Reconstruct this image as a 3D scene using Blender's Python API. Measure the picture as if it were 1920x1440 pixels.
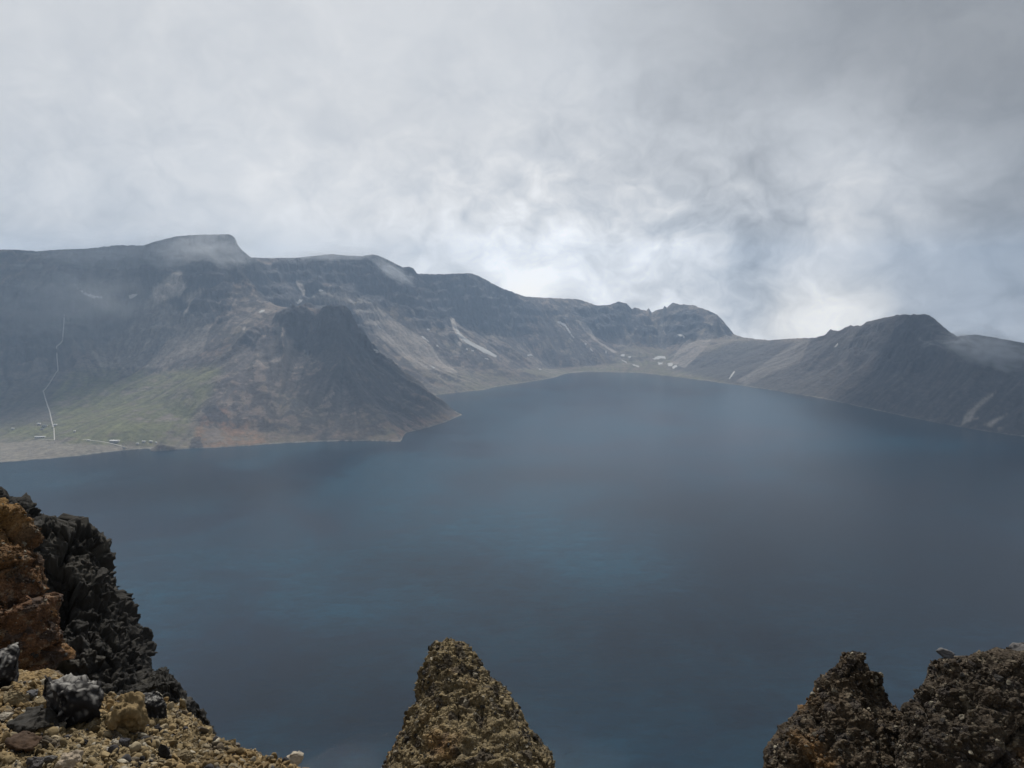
import bpy, math
import numpy as np
from mathutils import Vector, geometry
R = math.radians
scene = bpy.context.scene
for o in list(bpy.data.objects): bpy.data.objects.remove(o)
# ------------------------------------------------------------------ camera
F_PX, CZ, PITCH = 1450.0, 430.0, math.atan(170/1450)
cam_d = bpy.data.cameras.new('camera'); cam = bpy.data.objects.new('camera', cam_d)
scene.collection.objects.link(cam)
cam_d.sensor_width = 36; cam_d.lens = 36*F_PX/1920
cam_d.clip_start = 0.1; cam_d.clip_end = 60000
cam.location = (0, 0, CZ); cam.rotation_euler = (math.pi/2-PITCH, 0, 0)
scene.camera = cam
# ------------------------------------------------------------------ exposure
scene.view_settings.view_transform = 'Standard'; scene.view_settings.look = 'None'
scene.view_settings.exposure = 0.0; scene.view_settings.gamma = 1
scene.cycles.volume_bounces = 1; scene.cycles.max_bounces = 6
scene.cycles.use_denoising = True
scene.cycles.volume_step_rate = 5; scene.cycles.volume_max_steps = 64
# ------------------------------------------------------------------ sun and sky
SUN_EL, SUN_AZ = 52, -8            # azimuth measured from +Y, negative to the left
sx, sy, sz = math.sin(R(SUN_AZ))*math.cos(R(SUN_EL)), math.cos(R(SUN_AZ))*math.cos(R(SUN_EL)), math.sin(R(SUN_EL))
sl = bpy.data.lights.new('sun', 'SUN'); sl.energy = 4.2; sl.angle = R(3.5); sl.color = (1, .95, .87)
so = bpy.data.objects.new('sun', sl); scene.collection.objects.link(so)
so.rotation_euler = Vector((-sx, -sy, -sz)).to_track_quat('-Z', 'Y').to_euler(); so.location = (0, 0, 900)

def pix_dir(u, v):
    a, b = (u-960)/F_PX, -(v-720)/F_PX
    d = np.array([a, math.cos(PITCH)+b*math.sin(PITCH), -math.sin(PITCH)+b*math.cos(PITCH)])
    return d/np.linalg.norm(d)
def W(u, v, D):                    # pixel of the survey photo + forward distance -> world point
    d = pix_dir(u, v); return d/d[1]*D + np.array([0, 0, CZ])

class NT:                          # small helper to wire nodes
    def __init__(s, tree): s.t = tree; tree.nodes.clear()
    def n(s, typ, ins=None, **kw):
        nd = s.t.nodes.new(typ)
        for k, v in kw.items(): setattr(nd, k, v)
        for k, v in (ins or {}).items():
            if isinstance(v, bpy.types.NodeSocket): s.t.links.new(v, nd.inputs[k])
            else: nd.inputs[k].default_value = v
        return nd
    def m(s, op, a, b=0.0, c=None, clamp=False):
        i = {0: a, 1: b}
        if c is not None: i[2] = c
        return s.n('ShaderNodeMath', i, operation=op, use_clamp=clamp).outputs[0]
    def vm(s, op, a, b=None):
        nd = s.n('ShaderNodeVectorMath', {0: a} if b is None else {0: a, 1: b}, operation=op)
        return nd.outputs['Value'] if op in ('DOT_PRODUCT', 'LENGTH') else nd.outputs['Vector']
    def mix(s, f, a, b, bt='MIX'):
        nd = s.n('ShaderNodeMix', data_type='RGBA', blend_type=bt)
        for i, v in ((0, f), (6, a), (7, b)):
            if isinstance(v, bpy.types.NodeSocket): s.t.links.new(v, nd.inputs[i])
            else: nd.inputs[i].default_value = v
        return nd.outputs[2]
    def ramp(s, f, stops):
        nd = s.n('ShaderNodeValToRGB', {0: f}); el = nd.color_ramp.elements
        while len(el) < len(stops): el.new(.5)
        for e, (p, c) in zip(el, stops):
            e.position = p; e.color = c if len(c) == 4 else (*c, 1)
        return nd.outputs[0]
    def noise(s, vec, scale, detail=4, rough=.5, dist=0.0):
        return s.n('ShaderNodeTexNoise', {'Vector': vec, 'Scale': scale, 'Detail': detail, 'Roughness': rough, 'Distortion': dist})

world = bpy.data.worlds.new('World'); scene.world = world; world.use_nodes = True
w = NT(world.node_tree)
tc = w.n('ShaderNodeTexCoord').outputs['Generated']
sky = w.n('ShaderNodeTexSky', sky_type='NISHITA', sun_disc=False, sun_elevation=R(SUN_EL), sun_rotation=R(SUN_AZ), altitude=2600)
flat = w.vm('MULTIPLY', tc, (1, 1, 1.3))
warp = w.vm('MULTIPLY', w.vm('SUBTRACT', w.noise(flat, 4.5, 3, .6).outputs['Color'], (.5, .5, .5)), (.10, .10, .13))
dw = w.vm('NORMALIZE', w.vm('ADD', tc, warp))
warp2 = w.vm('MULTIPLY', w.vm('SUBTRACT', w.noise(flat, 14, 2, .6).outputs['Color'], (.5, .5, .5)), (.07, .07, .07))
wv = w.vm('ADD', flat, w.vm('MULTIPLY', warp, (1, 1, 1)))
n1 = w.noise(wv, 3.0, 6, .52).outputs['Fac']
puff = w.n('ShaderNodeTexVoronoi', {'Vector': w.vm('ADD', wv, warp2), 'Scale': 11.0, 'Detail': 2.0, 'Roughness': .55, 'Lacunarity': 2.3}, feature='F1', normalize=True).outputs['Distance']
n2 = w.m('ADD', w.m('MULTIPLY', w.m('SUBTRACT', .72, puff), .75), w.m('MULTIPLY', w.noise(w.vm('ADD', wv, warp2), 17.0, 5, .68).outputs['Fac'], .5))
BLOBS = [  # pixel, radius, luminance change: bright and dark masses of the cloud deck
 (1760, 150, 330, -.14), (1700, 180, 120, -.06), (1790, 480, 170, -.15), (1930, 560, 190, -.13), (1440, 470, 150, -.10), (1230, 420, 160, -.05),
 (1650, 340, 110, .29), (1560, 400, 90, .07), (1505, 580, 50, .45), (1600, 590, 42, .50), (1050, 470, 70, .14), (1100, 425, 50, .16), (1270, 500, 60, .20),
 (1180, 540, 80, .09), (985, 543, 34, .65), (880, 490, 60, .08), (300, 120, 420, .03), (0, 360, 240, -.10), (560, 330, 260, -.03), (780, 480, 70, .06),
 (500, 440, 70, .05), (1000, 120, 260, .02), (1380, 60, 220, -.03), (1400, 620, 80, .06), (1830, 610, 60, .10), (1750, -200, 380, -.18), (800, 560, 200, .10), (1250, 560, 220, .10)]
lum = w.m('MULTIPLY_ADD', w.m('SUBTRACT', n1, .5), .30, .675)
pmask = 0.0
for (u, v, r, a) in [(1120, 480, 170, 1.0), (1500, 590, 170, 1.1), (960, 530, 120, 1.0), (1290, 540, 100, .8), (760, 470, 120, .6), (430, 430, 200, .35), (40, 420, 120, .4), (1650, 400, 150, .15), (1850, 620, 120, .6)]:
    d = pix_dir(u, v); pmask = w.m('MULTIPLY_ADD', w.m('EXPONENT', w.m('MULTIPLY', w.m('SUBTRACT', w.vm('DOT_PRODUCT', tc, tuple(d)), 1), (F_PX/r)**2)), a, pmask)
amp2 = w.m('MULTIPLY_ADD', pmask, 1.1, .12)
lum = w.m('ADD', lum, w.m('MULTIPLY', w.m('SUBTRACT', n2, .5), amp2))
warm = 0.0
for (u, v, r, a) in BLOBS:
    d = pix_dir(u, v); k = (F_PX/r)**2
    g = w.m('EXPONENT', w.m('MULTIPLY', w.m('SUBTRACT', w.vm('DOT_PRODUCT', dw, tuple(d)), 1), k))
    lum = w.m('MULTIPLY_ADD', g, a, lum)
    if a > .3: warm = w.m('ADD', warm, g, clamp=True)
lum = w.m('MINIMUM', w.m('MAXIMUM', lum, .10), 1.35)
tint = w.ramp(lum, [(.25, (.95, 1.0, 1.07)), (.62, (.965, 1.0, 1.045)), (.85, (1.0, 1.0, 1.0))])
tint = w.mix(w.m('MULTIPLY', warm, .8), tint, (1.05, 1.0, .91, 1))
bg1 = w.n('ShaderNodeBackground', {0: sky.outputs[0], 1: .10})
sep = w.n('ShaderNodeSeparateXYZ', {0: tc})
mr = w.n('ShaderNodeMapRange', {0: sep.outputs[2], 1: .36, 2: .70, 3: 1.0, 4: .50}, interpolation_type='SMOOTHSTEP').outputs[0]      # sky above the frame dimmed to darken water and foreground
mb = w.n('ShaderNodeMapRange', {0: sep.outputs[1], 1: .3, 2: -.3, 3: 1.0, 4: .60}, interpolation_type='SMOOTHSTEP').outputs[0]      # unseen sky behind the viewpoint dimmed as well
cover = w.m('MULTIPLY_ADD', n2, .08, .93, clamp=True)
bg2 = w.n('ShaderNodeBackground', {0: tint, 1: w.m('MULTIPLY', lum, w.m('MULTIPLY', mr, mb))})
mx = w.n('ShaderNodeMixShader', {0: cover, 1: bg1.outputs[0], 2: bg2.outputs[0]})
w.n('ShaderNodeOutputWorld', {0: mx.outputs[0]})
world.cycles.sampling_method = 'MANUAL'; world.cycles.sample_map_resolution = 512

# ------------------------------------------------------------------ number tools
def _h(ix, iy, iz=0, seed=0):
    n = (ix.astype(np.int64)*374761393 + iy.astype(np.int64)*668265263 + np.int64(1274126177)*iz + seed*974711) & 0x7fffffff
    n = ((n ^ (n >> 13))*1103515245) & 0x7fffffff
    n = ((n ^ (n >> 16))*12345677) & 0x7fffffff
    return ((n ^ (n >> 15)) & 0xffffff)/float(0xffffff)
def n2d(x, y, seed=0):
    ix, iy = np.floor(x), np.floor(y); fx, fy = x-ix, y-iy
    sx_, sy_ = fx*fx*fx*(fx*(fx*6-15)+10), fy*fy*fy*(fy*(fy*6-15)+10)
    def g(a, b):
        t = _h(ix+a, iy+b, 0, seed)*2*np.pi; return np.cos(t)*(fx-a)+np.sin(t)*(fy-b)
    a = g(0, 0)*(1-sx_)+g(1, 0)*sx_; b = g(0, 1)*(1-sx_)+g(1, 1)*sx_
    return (a*(1-sy_)+b*sy_)*1.5
def n3d(p, seed=0):
    i = np.floor(p); f = p-i; s = f*f*(3-2*f); r = 0
    ix, iy, iz = (i[:, k].astype(np.int64) for k in range(3))
    for a in (0, 1):
        for b in (0, 1):
            for c in (0, 1):
                wt = (s[:, 0] if a else 1-s[:, 0])*(s[:, 1] if b else 1-s[:, 1])*(s[:, 2] if c else 1-s[:, 2])
                r = r + wt*_h(ix+a, iy+b, iz+c, seed)
    return r*2-1
def fbm2(x, y, o=5, seed=0, ridged=False, gain=.5):
    r = 0; a = 1; t = 0
    for k in range(o):
        n = n2d(x+17.3*k, y-9.1*k, seed+k)
        if ridged: n = 1-2*np.abs(n)
        r = r+a*n; t += a; a *= gain; x = x*2.03; y = y*2.03
    return r/t
def fbm3(p, o=5, seed=0, ridged=False, gain=.5):
    r = 0; a = 1; t = 0
    for k in range(o):
        n = n3d(p+k*7.7, seed+k)
        if ridged: n = 1-2*np.abs(n)
        r = r+a*n; t += a; a *= gain; p = p*2.07
    return r/t
def worley(p, seed=0, facet=False):             # F1, F2 and a random value of the nearest cell
    i = np.floor(p).astype(np.int64); f1 = np.full(len(p), 9.); f2 = f1.copy(); cid = np.zeros(len(p)); gq = np.zeros(len(p))
    for a in (-1, 0, 1):
        for b in (-1, 0, 1):
            for c in (-1, 0, 1):
                ix, iy, iz = i[:, 0]+a, i[:, 1]+b, i[:, 2]+c
                q = np.stack([ix+_h(ix, iy, iz, seed+1), iy+_h(ix, iy, iz, seed+2), iz+_h(ix, iy, iz, seed+3)], 1)
                d = np.sqrt(((p-q)**2).sum(1)); near = d < f1
                f2 = np.where(near, f1, np.minimum(f2, d))
                cid = np.where(near, _h(ix, iy, iz, seed+4), cid); f1 = np.where(near, d, f1)
                if facet:
                    g = (p-q); g = g[:, 0]*(_h(ix, iy, iz, seed+5)-.5)+g[:, 1]*(_h(ix, iy, iz, seed+6)-.5)+g[:, 2]*(_h(ix, iy, iz, seed+7)-.5)
                    gq = np.where(near, g*2, gq)
    return (f1, f2, cid, gq) if facet else (f1, f2, cid)
def sstep(a, b, x): t = np.clip((x-a)/(b-a), 0, 1); return t*t*(3-2*t)
def lerp(a, b, t): return a+(b-a)*t
def inpoly(px, py, poly):
    poly = np.asarray(poly, float); r = np.zeros(np.shape(px), bool); j = len(poly)-1
    for i in range(len(poly)):
        x1, y1 = poly[i]; x2, y2 = poly[j]
        c = ((y1 > py) != (y2 > py)) & (px < (x2-x1)*(py-y1)/(y2-y1+1e-12)+x1); r ^= c; j = i
    return r
def blur(a, s):
    r = int(3*s)+1; k = np.exp(-.5*(np.arange(-r, r+1)/s)**2); k /= k.sum()
    for ax in (0, 1):
        p = [(0, 0), (0, 0)]; p[ax] = (r, r); b = np.pad(a, p, mode='edge')
        a = sum(k[i]*(b[i:i+a.shape[0]] if ax == 0 else b[:, i:i+a.shape[1]]) for i in range(2*r+1))
    return a
def tin(pts, lines, X0, Y0, nx, ny, cell):   # break-line surface sampled on a regular grid
    from mathutils import Vector as V2
    P = np.array(pts); edges = []
    for ln in lines: edges += [(ln[i], ln[i+1]) for i in range(len(ln)-1)]
    vs, _, fs, ov, _, _ = geometry.delaunay_2d_cdt([V2((p[0], p[1])) for p in P], edges, [], 0, 1e-4)
    Z = []
    for i, v in enumerate(vs):
        if ov[i]: Z.append(P[ov[i][0], 2])
        else: d = ((P[:, :2]-np.array(v))**2).sum(1)+1; q = np.argsort(d)[:3]; Z.append((P[q, 2]/d[q]).sum()/(1/d[q]).sum())
    G = np.full((ny, nx), np.nan)
    for f in fs:
        t = [vs[i] for i in f]; z = [Z[i] for i in f]
        for k in range(1, len(t)-1):
            a, b, c = t[0], t[k], t[k+1]
            x0 = max(int((min(a.x, b.x, c.x)-X0)/cell), 0); x1 = min(int((max(a.x, b.x, c.x)-X0)/cell)+2, nx)
            y0 = max(int((min(a.y, b.y, c.y)-Y0)/cell), 0); y1 = min(int((max(a.y, b.y, c.y)-Y0)/cell)+2, ny)
            if x1 <= x0 or y1 <= y0: continue
            gx, gy = np.meshgrid(X0+np.arange(x0, x1)*cell, Y0+np.arange(y0, y1)*cell)
            den = (b.y-c.y)*(a.x-c.x)+(c.x-b.x)*(a.y-c.y)
            if abs(den) < 1e-9: continue
            l1 = ((b.y-c.y)*(gx-c.x)+(c.x-b.x)*(gy-c.y))/den; l2 = ((c.y-a.y)*(gx-c.x)+(a.x-c.x)*(gy-c.y))/den; l3 = 1-l1-l2
            m_ = (l1 > -1e-6) & (l2 > -1e-6) & (l3 > -1e-6)
            s_ = G[y0:y1, x0:x1]; s_[m_] = (l1*z[0]+l2*z[k]+l3*z[k+1])[m_]
    G[np.isnan(G)] = np.nanmin(G); return G
def bil(G, X0, Y0, cell, x, y):
    fx = np.clip((x-X0)/cell, 0, G.shape[1]-1.001); fy = np.clip((y-Y0)/cell, 0, G.shape[0]-1.001)
    ix, iy = fx.astype(int), fy.astype(int); fx -= ix; fy -= iy
    return (G[iy, ix]*(1-fx)+G[iy, ix+1]*fx)*(1-fy)+(G[iy+1, ix]*(1-fx)+G[iy+1, ix+1]*fx)*fy

def mesh_np(name, V, Fc, mat=None, col=None, parent=None, smooth=True, loc=None):
    V = np.asarray(V, np.float32); Fc = np.asarray(Fc, np.int32); k = Fc.shape[1]
    me = bpy.data.meshes.new(name)
    me.vertices.add(len(V)); me.vertices.foreach_set('co', V.ravel())
    me.loops.add(Fc.size); me.loops.foreach_set('vertex_index', Fc.ravel())
    me.polygons.add(len(Fc)); me.polygons.foreach_set('loop_start', np.arange(0, Fc.size, k, dtype=np.int32))
    me.update(calc_edges=True)
    if smooth: me.shade_smooth()
    if col is not None:
        c = np.ones((len(V), 4), np.float32); c[:, :3] = col
        me.attributes.new('Col', 'FLOAT_COLOR', 'POINT').data.foreach_set('color', c.ravel())
    if mat: me.materials.append(mat)
    o = bpy.data.objects.new(name, me); scene.collection.objects.link(o)
    if parent: o.parent = parent
    if loc is not None: o.location = loc
    return o
def tag(o, label=None, cat=None, group=None, kind=None):
    for k, v in (('label', label), ('category', cat), ('group', group), ('kind', kind)):
        if v: o[k] = v
    return o
def gridfaces(nr, nc, wrap=False):
    r = np.arange(nr-1)[:, None]; c = np.arange(nc if wrap else nc-1)[None, :]; c2 = (c+1) % nc
    return np.stack([r*nc+c, r*nc+c2, (r+1)*nc+c2, (r+1)*nc+c], -1).reshape(-1, 4)

def surf_mat(name, rough=.95, vary=.25, scale=.05, bump=.6, bdist=2.0, bscale=.1, fine=None, spec=.25):
    m = bpy.data.materials.new(name); m.use_nodes = True; t = NT(m.node_tree)
    co = t.n('ShaderNodeTexCoord').outputs['Object']; col = t.n('ShaderNodeAttribute', attribute_name='Col').outputs['Color']
    n = t.noise(co, scale, 8, .65).outputs['Fac']
    f = t.m('MULTIPLY_ADD', t.m('SUBTRACT', n, .5), vary*4, 1.0)
    f = t.m('MAXIMUM', f, .25)
    c = t.mix(1.0, col, t.n('ShaderNodeCombineColor', {0: f, 1: f, 2: f}).outputs[0], 'MULTIPLY')
    b = t.noise(co, bscale, 8, .68).outputs['Fac']
    if fine:
        vo = t.n('ShaderNodeTexVoronoi', {'Vector': co, 'Scale': fine}, feature='F1')
        b = t.m('MULTIPLY_ADD', vo.outputs['Distance'], -.8, b)
        vf = t.m('MULTIPLY_ADD', t.n('ShaderNodeSeparateColor', {0: vo.outputs['Color']}).outputs[0], .7, .62)
        c = t.mix(1.0, c, t.n('ShaderNodeCombineColor', {0: vf, 1: vf, 2: vf}).outputs[0], 'MULTIPLY')
    bm = t.n('ShaderNodeBump', {'Strength': bump, 'Distance': bdist, 'Height': b})
    p = t.n('ShaderNodeBsdfPrincipled', {'Base Color': c, 'Roughness': rough, 'Normal': bm.outputs[0], 'Specular IOR Level': spec})
    t.n('ShaderNodeOutputMaterial', {0: p.outputs[0]}); return m
def plain(name, col, rough=.8):
    m = bpy.data.materials.new(name); m.use_nodes = True; t = NT(m.node_tree)
    co = t.n('ShaderNodeTexCoord').outputs['Object']; n = t.noise(co, 1.3, 5).outputs['Fac']
    c = t.mix(n, tuple(x*.8 for x in col)+(1,), tuple(min(x*1.15, 1) for x in col)+(1,))
    p = t.n('ShaderNodeBsdfPrincipled', {'Base Color': c, 'Roughness': rough}); t.n('ShaderNodeOutputMaterial', {0: p.outputs[0]}); return m

# ------------------------------------------------------------------ crater terrain
def Dw(v): return W(960, v, 1)[2]-CZ        # slope per metre of forward distance
def S(u, v): return W(u, v, -CZ/Dw(v))      # point on the lake level
pts, lines = [], []
def line(L, close=False):
    i0 = len(pts); pts.extend([tuple(p) for p in L]); idx = list(range(i0, len(pts)))
    if close: idx.append(i0)
    lines.append(idx); return idx
def add(L): pts.extend([tuple(p) for p in L])
shore_px = [(-300, 885), (-100, 874), (0, 868), (60, 864), (120, 858), (180, 850), (225, 845), (280, 841), (370, 842), (440, 838), (520, 832), (600, 828), (690, 827), (752, 830),
 (760, 812), (800, 803), (840, 790), (863, 779), (838, 765), (790, 752), (782, 745), (815, 741), (870, 735), (910, 731), (925, 726), (980, 718), (1040, 708),
 (1065, 700), (1100, 697), (1200, 699), (1280, 708), (1340, 716), (1400, 724), (1470, 735), (1550, 748), (1640, 768), (1720, 785), (1800, 800), (1870, 812), (1920, 818), (2000, 835), (2150, 870)]
shore = [S(*p) for p in shore_px]
near_shore = [(1750, 1350, 0), (1300, 900, 0), (800, 600, 0), (400, 430, 0), (0, 360, 0), (-400, 430, 0), (-800, 600, 0), (-1250, 900, 0), (-1600, 1400, 0)]
shore_all = shore+[np.array(p, float) for p in near_shore]
line(shore_all, close=True)
C = np.array([0, 1900])
add([(p[0]+(C[0]-p[0])*.12, p[1]+(C[1]-p[1])*.12, -30) for p in shore_all if not (abs(p[0]+280) < 350 and 2600 < p[1] < 3400)])
add([(0, y, -60) for y in (1000, 1800, 2400)]+[(600, 2600, -60), (200, 3400, -40), (-150, 3150, -14), (-60, 2950, -20)])
sk = [(-150, 462), (0, 468), (30, 468), (70, 471), (110, 468), (165, 466), (215, 460), (270, 460), (290, 453), (330, 443), (370, 440), (430, 439), (440, 445), (446, 460), (455, 470), (470, 482),
 (500, 484), (560, 483), (620, 476), (650, 479), (675, 480), (700, 477), (715, 481), (735, 491), (755, 501), (768, 500), (775, 503), (782, 513), (830, 514), (880, 512), (895, 516), (940, 540), (985, 556), (1020, 558),
 (1085, 561), (1120, 573), (1145, 571), (1160, 565), (1175, 569), (1185, 580), (1190, 576), (1205, 581), (1212, 582), (1216, 578), (1222, 586), (1235, 580), (1243, 579), (1246, 573), (1250, 577), (1262, 567), (1275, 571), (1300, 572), (1330, 583), (1345, 590), (1365, 612),
 (1375, 626), (1395, 633), (1440, 638), (1480, 635), (1530, 633), (1548, 627), (1557, 617), (1570, 622), (1590, 612), (1615, 611), (1630, 602), (1660, 596), (1690, 590), (1712, 591), (1735, 589), (1750, 596),
 (1780, 622), (1795, 630), (1830, 627), (1860, 632), (1920, 643), (2050, 655), (2200, 645)]
rimD = np.array([(-150, 3250), (0, 3300), (300, 3350), (430, 3330), (452, 3400), (480, 3750), (620, 4000), (780, 4300), (880, 4500), (980, 4750), (1090, 4950), (1160, 5100), (1260, 5100),
 (1370, 4700), (1440, 4350), (1560, 3850), (1680, 3350), (1740, 3100), (1800, 2850), (1920, 2650), (2200, 2350)], float)
rd = lambda u: float(np.interp(u, rimD[:, 0], rimD[:, 1]))+25*math.sin(u*.031)+14*math.sin(u*.083)
rim = [W(u, v, rd(u)) for u, v in sk]
line(rim)
def back(f, dz, only=None):
    L = []
    for i in range(0, len(rim), 2):
        p = rim[i]; q = p[:2]*(1+f/np.linalg.norm(p[:2])); L.append((q[0], q[1], p[2]-dz(p[2])))
    add(L)
back(70, lambda z: 22); back(650, lambda z: z*.75+60); back(2200, lambda z: z+150)
rib = [(1, -.02), (.55, .02)]
line([W(*p) for p in [(-150, 545, 2980), (0, 545, 3060), (100, 548, 3080), (200, 545, 3100), (280, 525, 3160), (340, 505, 3200), (400, 500, 3200)]])                # foot of the cliffs, far left wall
line([W(*p) for p in [(470, 530, 3560), (520, 540, 3620), (570, 545, 3700), (640, 555, 3760), (720, 590, 3850), (800, 600, 4020), (860, 605, 4230), (950, 610, 4450),
  (1040, 603, 4650), (1150, 645, 4720), (1250, 655, 4720), (1310, 640, 4550), (1400, 665, 4150), (1480, 668, 3850)]])                                             # foot of the cliffs, back wall
line([W(*p) for p in [(700, 655, 3550), (780, 670, 3650), (860, 690, 3720), (950, 692, 3850), (1040, 692, 4300), (1150, 682, 4430), (1250, 676, 4450), (1320, 690, 4100)]])   # foot of the screes
add([W(*p) for p in [(1380, 690, 3980), (1480, 700, 3580), (1560, 690, 3480), (1650, 690, 3130), (1740, 700, 2850), (1830, 715, 2620), (1920, 730, 2490), (2050, 750, 2300),
  (700, 560, 4000), (900, 560, 4380), (600, 520, 3880)]])
line([W(*p) for p in [(430, 470, 3290), (452, 525, 3180), (490, 568, 3060), (545, 575, 2950), (580, 577, 2900), (605, 590, 2870), (622, 578, 2850), (650, 596, 2840), (668, 622, 2835), (702, 657, 2820),
  (745, 692, 2800), (800, 736, 2770), (850, 770, 2742)]])                                                                                                        # crest of the headland
line([W(*p) for p in [(622, 580, 2848), (642, 680, 2600), (700, 762, 2430), (738, 806, 2310)]])                                                                  # its ribs
line([W(*p) for p in [(545, 577, 2948), (500, 603, 2850), (445, 680, 2600), (405, 745, 2400), (372, 800, 2260)]])
line([W(*p) for p in [(590, 600, 2830), (598, 665, 2720), (560, 760, 2420), (535, 812, 2270)]])                                                                  # gully between the ribs
line([W(*p) for p in [(680, 660, 2780), (740, 750, 2600), (780, 790, 2480)]])
C1 = lambda u, D, z: (W(u, 700, D)[0], D, z)
line([C1(465, 3330, 330), C1(560, 3280, 230), C1(640, 3220, 150), C1(720, 3170, 60), C1(770, 3080, 12)])                                                          # hidden valley behind it
add([W(*p) for p in [(300, 640, 2950), (235, 698, 2850), (160, 702, 2780), (200, 760, 2500), (300, 760, 2450), (350, 700, 2700), (110, 790, 2330), (40, 803, 2290), (150, 815, 2180), (300, 822, 2110),
  (0, 828, 2170), (-150, 830, 2170), (380, 560, 3080), (300, 560, 3100), (400, 620, 2900), (250, 645, 3020), (200, 660, 3000), (115, 690, 2800), (90, 745, 2560), (0, 745, 2560), (-150, 745, 2500), (90, 848, 2040), (0, 845, 2060), (180, 838, 2080)]])
add([(-2600, 3100, 560), (-2400, 2300, 480), (-2600, 1500, 480), (-2200, 700, 460), (-1400, 150, 440), (-500, 20, 430), (0, -12, 421), (500, 20, 430), (1500, 200, 440), (2400, 800, 430), (2500, 1600, 300),
  (-3500, 5900, -150), (3500, 5900, -150), (0, -900, -100), (-3500, -900, -100), (3500, -900, -100), (-3600, 2000, 0), (3600, 2000, -50), (-120, 75, 345), (120, 75, 345), (0, 60, 355), (-350, 180, 220), (350, 180, 220), (0, 150, 225)])
X0, Y0, CELL, NX, NY = -3600., -900., 4., 1800, 1725
G0 = tin(pts, lines, X0, Y0, NX, NY, CELL)
G = blur(G0, 2.6); GS = blur(G0, 12)
gy, gx = np.gradient(GS, CELL); gm = np.sqrt(gx*gx+gy*gy)+1e-4
# streaks of scree and gullies: noise dragged down the fall line
XX, YY = np.meshgrid(X0+np.arange(NX)*CELL, Y0+np.arange(NY)*CELL)
wob = fbm2(XX/160, YY/160, 3, 70)*.55
ux = (gx*np.cos(wob)-gy*np.sin(wob))/gm; uy = (gx*np.sin(wob)+gy*np.cos(wob))/gm
base = n2d(XX/9, YY/9, 5)+.8*n2d(XX/21, YY/21, 6)
base2 = n2d(XX/95, YY/95, 8)+.8*n2d(XX/47, YY/47, 9)
LIC = base*0; LIC2 = base*0; nst = 0
for sgn in (1, -1):
    px_, py_ = XX.copy(), YY.copy()
    for k in range(24):
        fx = np.clip(((px_-X0)/CELL), 0, NX-1).astype(int); fy = np.clip(((py_-Y0)/CELL), 0, NY-1).astype(int)
        LIC += base[fy, fx]; LIC2 += base2[fy, fx]; nst += 1
        px_ = px_+sgn*ux[fy, fx]*8; py_ = py_+sgn*uy[fy, fx]*8
LIC = (LIC-LIC.mean())/LIC.std(); LIC2 = (LIC2-LIC2.mean())/LIC2.std()

def terrain(x, y):
    h = bil(G, X0, Y0, CELL, x, y); s = bil(gm, X0, Y0, CELL, x, y)
    l1 = bil(LIC, X0, Y0, CELL, x, y); l2 = bil(LIC2, X0, Y0, CELL, x, y)
    up = sstep(0, 45, h)
    stp = sstep(.12, .6, s)
    wx, wy = x+40*n2d(x/130, y/130, 31), y+40*n2d(x/130+5, y/130, 32)
    rg = fbm2(wx/210, wy/210, 6, 20, ridged=True, gain=.55)
    spur = np.exp(-(((x+560)/330)**2+((y-2620)/330)**2)**2)
    rk = sstep(-.15, .45, fbm2(x/420, y/420, 3, 44)+(h-300)/500+(s-.62)*1.2+.25*spur)     # where bedrock crops out
    gl_ = .35+1.1*sstep(-.3, .5, fbm2(x/330, y/330, 2, 48))
    d = l2*(7-4*rk+13*spur)*stp*gl_+l1*1.5*stp+rg*lerp(9, 46, rk)*lerp(.25, 1, stp)
    ht = h+d+60*fbm2(x/330, y/330, 4, 120); bd = 58.; fr_ = ht/bd-np.floor(ht/bd)               # stepped cliff bands
    d += (sstep(.25, .75, fr_)-fr_)*bd*.5*rk*stp*(1-spur)*sstep(-.5, .3, fbm2(x/150, y/150, 3, 121)+.3)
    d += (fbm2(wx/52, wy/52, 4, 60, ridged=True)*13+fbm2(x/17, y/17, 3, 66, ridged=True)*4.5)*rk*stp+fbm2(x/90, y/90, 5, 77)*4+fbm2(x/19, y/19, 3, 79)*1.6*stp
    return h+d*up+fbm2(x/55, y/55, 5, 130)*3.2*sstep(-12, 3, h)*(1-sstep(5, 50, h)), s, l1, l2, rk, rg
NA, NR = 1980, 620
AZ = np.linspace(R(-46), R(46), NA)
RR = 1800+ (5900-1800)*(np.linspace(0, 1, NR)**1.12)
RG, AG = np.meshgrid(RR, AZ, indexing='ij')
PX, PY = RG*np.sin(AG), RG*np.cos(AG)
Z, SL, L1, L2, RK, RDG = (a.reshape(NR, NA) for a in terrain(PX.ravel(), PY.ravel()))
for u_, v_, D_, h_, r_ in [(622, 578, 2850, 24, 30), (600, 586, 2880, 10, 16), (653, 594, 2840, 15, 14), (565, 574, 2930, 10, 22), (690, 645, 2822, 10, 14), (500, 580, 3030, 12, 26)]:
    q_ = W(u_, v_, D_); Z += h_*np.exp(-.5*((PX-q_[0])**2+(PY-q_[1])**2)/r_**2)*(1+.6*fbm2(PX/12, PY/12, 3, 151))    # crags along the headland crest
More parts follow.
